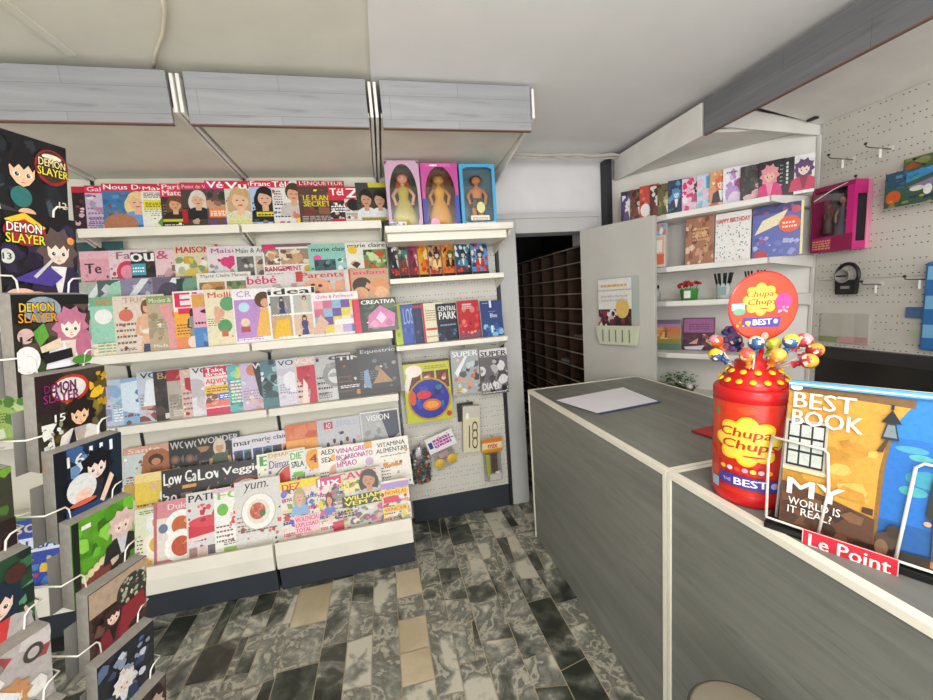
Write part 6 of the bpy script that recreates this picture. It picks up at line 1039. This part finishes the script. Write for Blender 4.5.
        MB().tube([(0, 0, 0), tuple(e*.5), tuple(e)], .0022, 8).build('stick', WHITE2, q)
        m = MB().ball((0, 0, 0), .0175, None, .018, hx(c1), 16, 12)
        for j, f in enumerate(m.f):
            zc = sum(m.v[k][2] for k in f)/len(f); xc = math.atan2(sum(m.v[k][1] for k in f), sum(m.v[k][0] for k in f))
            if zc > .006+.005*math.sin(3*xc): m.c[j] = hx(c2)
            elif abs(zc) < .004 and math.sin(5*xc+i) > .3: m.c[j] = hx('#f0e4c8')
        m.lathe([(.004, -.017), (.0075, -.022), (.0045, -.025), (.009, -.033)], seg=10, col=hx(c1))
        dr = -e.normalized(); m.xf(Matrix.Translation(e) @ Vector((0, 0, -1)).rotation_difference(dr).to_matrix().to_4x4() @ Matrix.Rotation(1.1*i, 4, 'Z'))
        m.build('wrapper', ARTC, q)
tin()
def poster():
    phi = math.atan2(-.9, .437); P0 = Vector((.853, .679, CTZ)); U = Vector((math.cos(phi), math.sin(phi), 0)); NN = Vector((math.sin(phi), -math.cos(phi), 0))
    r = empty('wire_display_stand', tuple(P0+U*.2), 'white wire display stand with a red sign, at the right end of the counter', 'display stand'); o = tuple(r.location)
    def q(a, d, z): return P0+U*a+NN*d+Vector((0, 0, z))
    tr = Tier(tuple(P0+Vector((0, 0, .016))), phi, .15)
    w, h = .305, tr.hit(785, 379)[1]
    b = MB(); v = [q(-.005, .03, .0008), q(.345, .03, .0008), q(.345, -.10, .0008), q(-.005, -.10, .0008)]
    b.add(v+[p+Vector((0, 0, .013)) for p in v], [(3, 2, 1, 0), (4, 5, 6, 7), (0, 1, 5, 4), (1, 2, 6, 5), (2, 3, 7, 6), (3, 0, 4, 7)]); b.build('stand_base', BLACK, r, 0, o)
    f = lambda a, z, d=.022: q(a, d-.15*z, z)
    MB().tube([f(-.004, .028), f(-.004, .022), f(.10, .02), f(.345, .02)], .0028, 8).build('front_wire', WIRE, r, 0, o)
    MB().tube([f(-.004, .026), f(-.012, .15, .004), f(-.010, .205, -.008), f(.0, .21), f(.085, .205), f(.092, .198), f(.098, .12), f(.088, .022)], .003, 8).build('wire_loop', WIRE, r, 0, o)
    MB().tube([f(.200, .022), f(.206, .10), f(.214, .205), f(.224, .215), f(.318, .212), f(.326, .20), f(.332, .022)], .003, 8).build('wire_loop', WIRE, r, 0, o)
    for a in (.008, .335): MB().tube([q(a, -.012, .014), q(a, -.10, .33)], .003, 8).build('back_wire', WIRE, r, 0, o)
    MB().tube([q(.008, -.10, .33), q(.335, -.10, .33)], .003, 8).build('back_wire', WIRE, r, 0, o)
    # sign plate
    ts = Tier(tuple(q(0, .036, 0)), phi, .1); a0, b1 = ts.hit(803, 528); a1, _ = ts.hit(900, 556); _, b0 = ts.hit(803, 547)
    m = MB().box(0, -.003, 0, a1-a0, 0, b1-b0); Mx = Matrix.Translation(ts.P+ts.u*a0+ts.s*b0-Vector(o)) @ Matrix.Rotation(phi, 4, 'Z') @ Matrix.Rotation(-ts.lean, 4, 'X')
    s = m.build('sign_plate', plain('sign_red', '#c81c30', .4), r); s.matrix_local = Mx
    art_mesh(R(0, 0, 1, 1, '#e8d0d0')+R(.01, .03, .99, .97, '#c91f34')+T('Le Point', .08, .18, .93, .84, '#f8f0ec', .05), a1-a0, b1-b0, y=-.0032).build('sign_lettering', ARTC, s)
    for a in (a0+.02, a1-.02):
        MB().tube([ts.P+ts.u*a+ts.s*(b0+.012), f(a, .022, .022)], .002, 6).build('sign_clip', WIRE, r, 0, o)
    # poster book
    RND.seed(95); ASP[0] = w/h
    sky = R(.0, 0, 1, 1, '#1f6fc0')+R(0, .72, 1, 1, '#2a80cc')+R(0, 0, 1, .22, '#1a5a9c')
    sky += sum([E(u, v, ru, c, rv) for u, v, ru, c, rv in ((.62, .66, .07, '#4aa0b8', .02), (.66, .62, .05, '#5ab0b4', .02), (.85, .72, .12, '#4a9cc8', .03), (.70, .50, .10, '#3a98b0', .05), (.9, .52, .12, '#2f88b8', .06), (.64, .42, .06, '#48a8b0', .03), (.8, .84, .1, '#2470b8', .03), (.95, .4, .08, '#1f62a8', .08))], [])
    house = G([(0, 0), (.50, 0), (.50, .12), (.515, .55), (.545, .80), (.60, .90), (.62, .95), (0, .985)], '#cf9a3a')+G([(0, .93), (.62, .9), (.62, .95), (0, .985)], '#7a5a34')+G([(.48, 0), (.50, 0), (.515, .55), (.545, .80), (.525, .80), (.49, .5)], '#8a6428')
    house += N(.0, .28, .48, .88, 26, ['#d8a848', '#c48e30', '#dcb258', '#b8842c'], .10)+G([(0, 0), (.49, 0), (.49, .20), (.25, .26), (0, .30)], '#5a3a26')+N(0, 0, .48, .26, 18, ['#4a3020', '#6a4630', '#3a2418', '#7a5438'], .08)
    house += R(.0, .40, .235, .74, '#b8b0a0')+R(.015, .42, .22, .72, '#1f2220')+sum([R(.025+.066*i, .435+.095*j, .08+.066*i, .515+.095*j, '#c2c6be') for i in range(3) for j in range(3)], [])+R(.0, .385, .245, .41, '#d8c8a0')
    lamp = G([(.485, .70), (.565, .70), (.545, .80), (.505, .80)], '#28323a')+G([(.495, .715), (.555, .715), (.54, .79), (.51, .79)], '#7a8a90')+G([(.48, .80), (.57, .80), (.525, .88)], '#1c2428')+R(.518, .88, .532, .91, '#1c2428')+G([(.47, .62), (.50, .62), (.52, .70), (.505, .70)], '#4a3a24')
    man = E(.785, .03, .09, '#3a2a20', .03)+G([(.735, .05), (.775, .05), (.785, .3), (.795, .05), (.84, .05), (.845, .36), (.73, .36)], '#4a4a50')+G([(.70, .30), (.715, .52), (.75, .60), (.83, .60), (.875, .52), (.88, .28), (.855, .26), (.845, .34), (.735, .34), (.725, .28)], '#2c2a24')+G([(.765, .36), (.81, .36), (.805, .58), (.775, .58)], '#a89078')
    man += E(.79, .655, .034, '#c89a7a')+R(.775, .59, .805, .63, '#b88868')+E(.79, .69, .052, '#221e1c', .014)+G([(.762, .69), (.818, .69), (.81, .74), (.77, .74)], '#221e1c')+E(.71, .26, .016, '#c89a7a')+E(.868, .25, .016, '#c89a7a')+R(.735, .02, .775, .055, '#b07848')+R(.80, .02, .84, .055, '#7a5034')
    dog = E(.55, .10, .05, '#4a3a2c', .05)+E(.575, .16, .032, '#3a2c22', .04)+E(.53, .05, .03, '#7a5c44', .05)
    ground = G([(.36, 0), (1, 0), (1, .05), (.7, .07), (.42, .04)], '#2a2018')
    art = sky+house+ground+lamp+man+dog+T('BEST', .035, .82, .36, .925, '#f4f0e6', .03)+T('BOOK', .035, .705, .40, .805, '#f4f0e6', .03)+E(.045, .955, .035, '#efe8dc', .02)+T('MY', .04, .225, .34, .335, '#f4f0e6', .03)+T('WORLD IS', .05, .155, .33, .205, '#f4f0e6', .02)+T('IT REAL?', .05, .095, .29, .145, '#f4f0e6', .02)
    art += G([(0, .965), (1, .965), (1, 1), (0, 1)], '#5aa8e0')+R(0, .975, 1, .985, '#d8e8f0')
    ASP[0] = .76
    cover_thing('poster_book', w, h, .010, art, tr, .018, 'poster book of a yellow house under blue sky, in the wire stand', 'book', None, 0, plain('poster_edge', '#4a90c8', .5), lift=.0)
poster()
def till():
    r = empty('till_screen', (1.46, .66, CTZ), 'black till screen standing on the counter behind the poster book', 'till'); o = tuple(r.location); z = CTZ+.0005
    MB().box(1.40, .52, z, 1.54, .84, z+.015).build('foot', BLACK, r, .003, o)
    MB().box(1.455, .65, z+.0152, 1.475, .71, z+.08).build('stand_neck', BLACK, r, .002, o)
    MB().box(1.425, .30, z+.06, 1.454, 1.005, z+.335).build('screen_housing', BLACK, r, .005, o)
    MB().box(1.4235, .31, z+.30, 1.4249, .995, z+.33).build('bezel', plain('bezel_dark', '#1c1c1e', .35), r, 0, o)
    MB().box(1.4235, .32, z+.075, 1.4249, .985, z+.298).build('display', plain('screen_black', '#070708', .15, mott=0), r, 0, o)
till()
def stool():
    c = (.665, .575); r = empty('stool', (c[0], c[1], 0), 'round beige topped stool in front of the near counter, at the bottom edge', 'stool'); o = tuple(r.location); z = .60
    MB().lathe([(.001, z-.03), (.09, z-.03), (.098, z-.02), (.098, z-.006), (.09, z), (.001, z)], (c[0], c[1], 0), 40).build('seat', plain('stool_top', '#8f8776', .5), r, 0, o)
    MB().lathe([(.0985, z-.024), (.102, z-.02), (.102, z-.008), (.0985, z-.004)], (c[0], c[1], 0), 40).build('rim', plain('stool_rim', '#4a463e', .5), r, 0, o)
    for k in range(4):
        a = math.pi/4+k*math.pi/2; MB().tube([(c[0]+.06*math.cos(a), c[1]+.06*math.sin(a), z-.031), (c[0]+.11*math.cos(a), c[1]+.11*math.sin(a), .002)], .010, 10).build('leg', GREYMETAL, r, 0, o)
stool()
def door_holder():
    H = Vector((1.435, 2.535)); F = Vector((1.668, 2.075)); phi = math.atan2(F.y-H.y, F.x-H.x); N_ = Vector((math.sin(phi), -math.cos(phi), 0))
    tr = Tier((H.x+N_.x*.0362, H.y+N_.y*.0362, 0), phi, 0); a0, zt = tr.hit(598, 279); a1, _ = tr.hit(640, 279); _, zm = tr.hit(618, 325); _, zb = tr.hit(618, 344)
    r = empty('leaflet_holder', tuple(tr.P+tr.u*a0+Vector((0, 0, zb))), 'pale green wall holder fixed on the open door, with a brochure in it', 'holder', None, (0, 0, phi)); w = a1-a0
    m = MB().add([(0, -.004, zm-zb), (w, -.004, zm-zb), (w*.94, -.004, 0), (w*.06, -.004, 0), (0, -.046, zm-zb), (w, -.046, zm-zb), (w*.94, -.034, 0), (w*.06, -.034, 0)], [(2, 3, 7, 6), (0, 4, 7, 3), (1, 2, 6, 5), (4, 5, 6, 7)])
    pg = plain('holder_green', '#c3c6ac', .5); m.build('tray', pg, r)
    for i in range(5): MB().box(w*(.18+.16*i)-.004, -.0475, .02, w*(.18+.16*i)+.004, -.0462, zm-zb-.008).xf(Matrix.Translation((0, .004, 0))).build('slot', plain('slot_dark', '#6f7462', .6), r)
    MB().box(w*.02, -.0035, .0, w*.98, -.0012, zt-zb).build('back_plate', plain('holder_back_green', '#a4afa6', .5), r)
    RND.seed(97)
    o = MB().box(0, -.003, 0, w*.80, 0, zt-zb-.01).build('brochure', PAPER); o.location = tr.P+tr.u*(a0+w*.03)+N_*.012+Vector((0, 0, zb+.002)); o.rotation_euler = (0, 0, phi); tag(o, 'white brochure with a crowd photo in the holder on the open door', 'brochure')
    art_mesh(bg('#dcd9d4')+R(0, .25, 1, .54, '#3a2428')+N(0, .22, 1, .54, 40, ['#8a2a3a', '#2a1c20', '#c8a8a0', '#5a2c34', '#d8d0cc', '#6a3a6a'], .1)+E(.74, .55, .2, '#d8b060')+R(0, .82, 1, .84, '#b8b4b0')+L(.1, .88, .9, .95, 1, '#d0a860')+L(.1, .66, .9, .78, 2, '#c0bcb8'), w*.8, zt-zb-.01, y=-.0032).build('front_cover', ART, o)
door_holder()
# pipes and cable
def pipes():
    r = random.Random(5)
    for y, z, rad in ((2.50, 2.448, .011), (2.53, 2.462, .009), (2.515, 2.432, .007)):
        pts = [(.83+.88*i/14, y+r.uniform(-.004, .004), z+r.uniform(-.005, .005)) for i in range(15)]
        o = MB().tube(pts, rad, 8).build('ceiling_cable', plain('cable_grey', '#b8b4aa', .6), None, 0, pts[0])
        tag(o, {.011: 'thickest grey cable running under the ceiling above the doorway', .009: 'grey cable closest to the ceiling above the doorway', .007: 'thin lower grey cable above the doorway'}[rad], 'cable', 'cables above the doorway')
    P = [at_axis(x, y, 2, CZ+.004) for x, y in ((160, -14), (165, 12), (163, 34), (156, 52), (153.5, 67))]
    tag(MB().tube(P, .006, 8).build('ceiling_cable', plain('cable_cream', '#d8d0b8', .6), None, 0, tuple(P[0])), 'cream cable across the left ceiling down to the canopy board', 'cable')
pipes()

# ------------------------------------------------------------------ light: daylight through the open shop front, an added fill light behind the camera
def lights():
    a = bpy.data.lights.new('shopfront_daylight', 'AREA'); a.shape = 'RECTANGLE'; a.size = 3.8; a.size_y = 2.2; a.energy = 52; a.color = (1, .985, .955)
    o = bpy.data.objects.new('shopfront_daylight', a); COL.objects.link(o); o.location = (-.2, -1.9, 1.25); o.rotation_euler = (math.pi/2, 0, 0)
    b = bpy.data.lights.new('ceiling_fill_light', 'POINT'); b.shadow_soft_size = .22; b.energy = 34; b.color = (1, .97, .93)  # added point fill without a fixture, brightens the ceiling and back walls
    o = bpy.data.objects.new('ceiling_fill_light', b); COL.objects.link(o); o.location = (.35, -.1, 2.08)
    w = bpy.data.worlds.new('daylight'); S.world = w; w.use_nodes = True
    w.node_tree.nodes['Background'].inputs[0].default_value = (.96, .98, 1, 1); w.node_tree.nodes['Background'].inputs[1].default_value = 1.7
lights()
v = S.view_settings; v.view_transform = 'Standard'; v.look = 'None'; v.exposure = .27; v.gamma = 1; v.use_curve_mapping = False
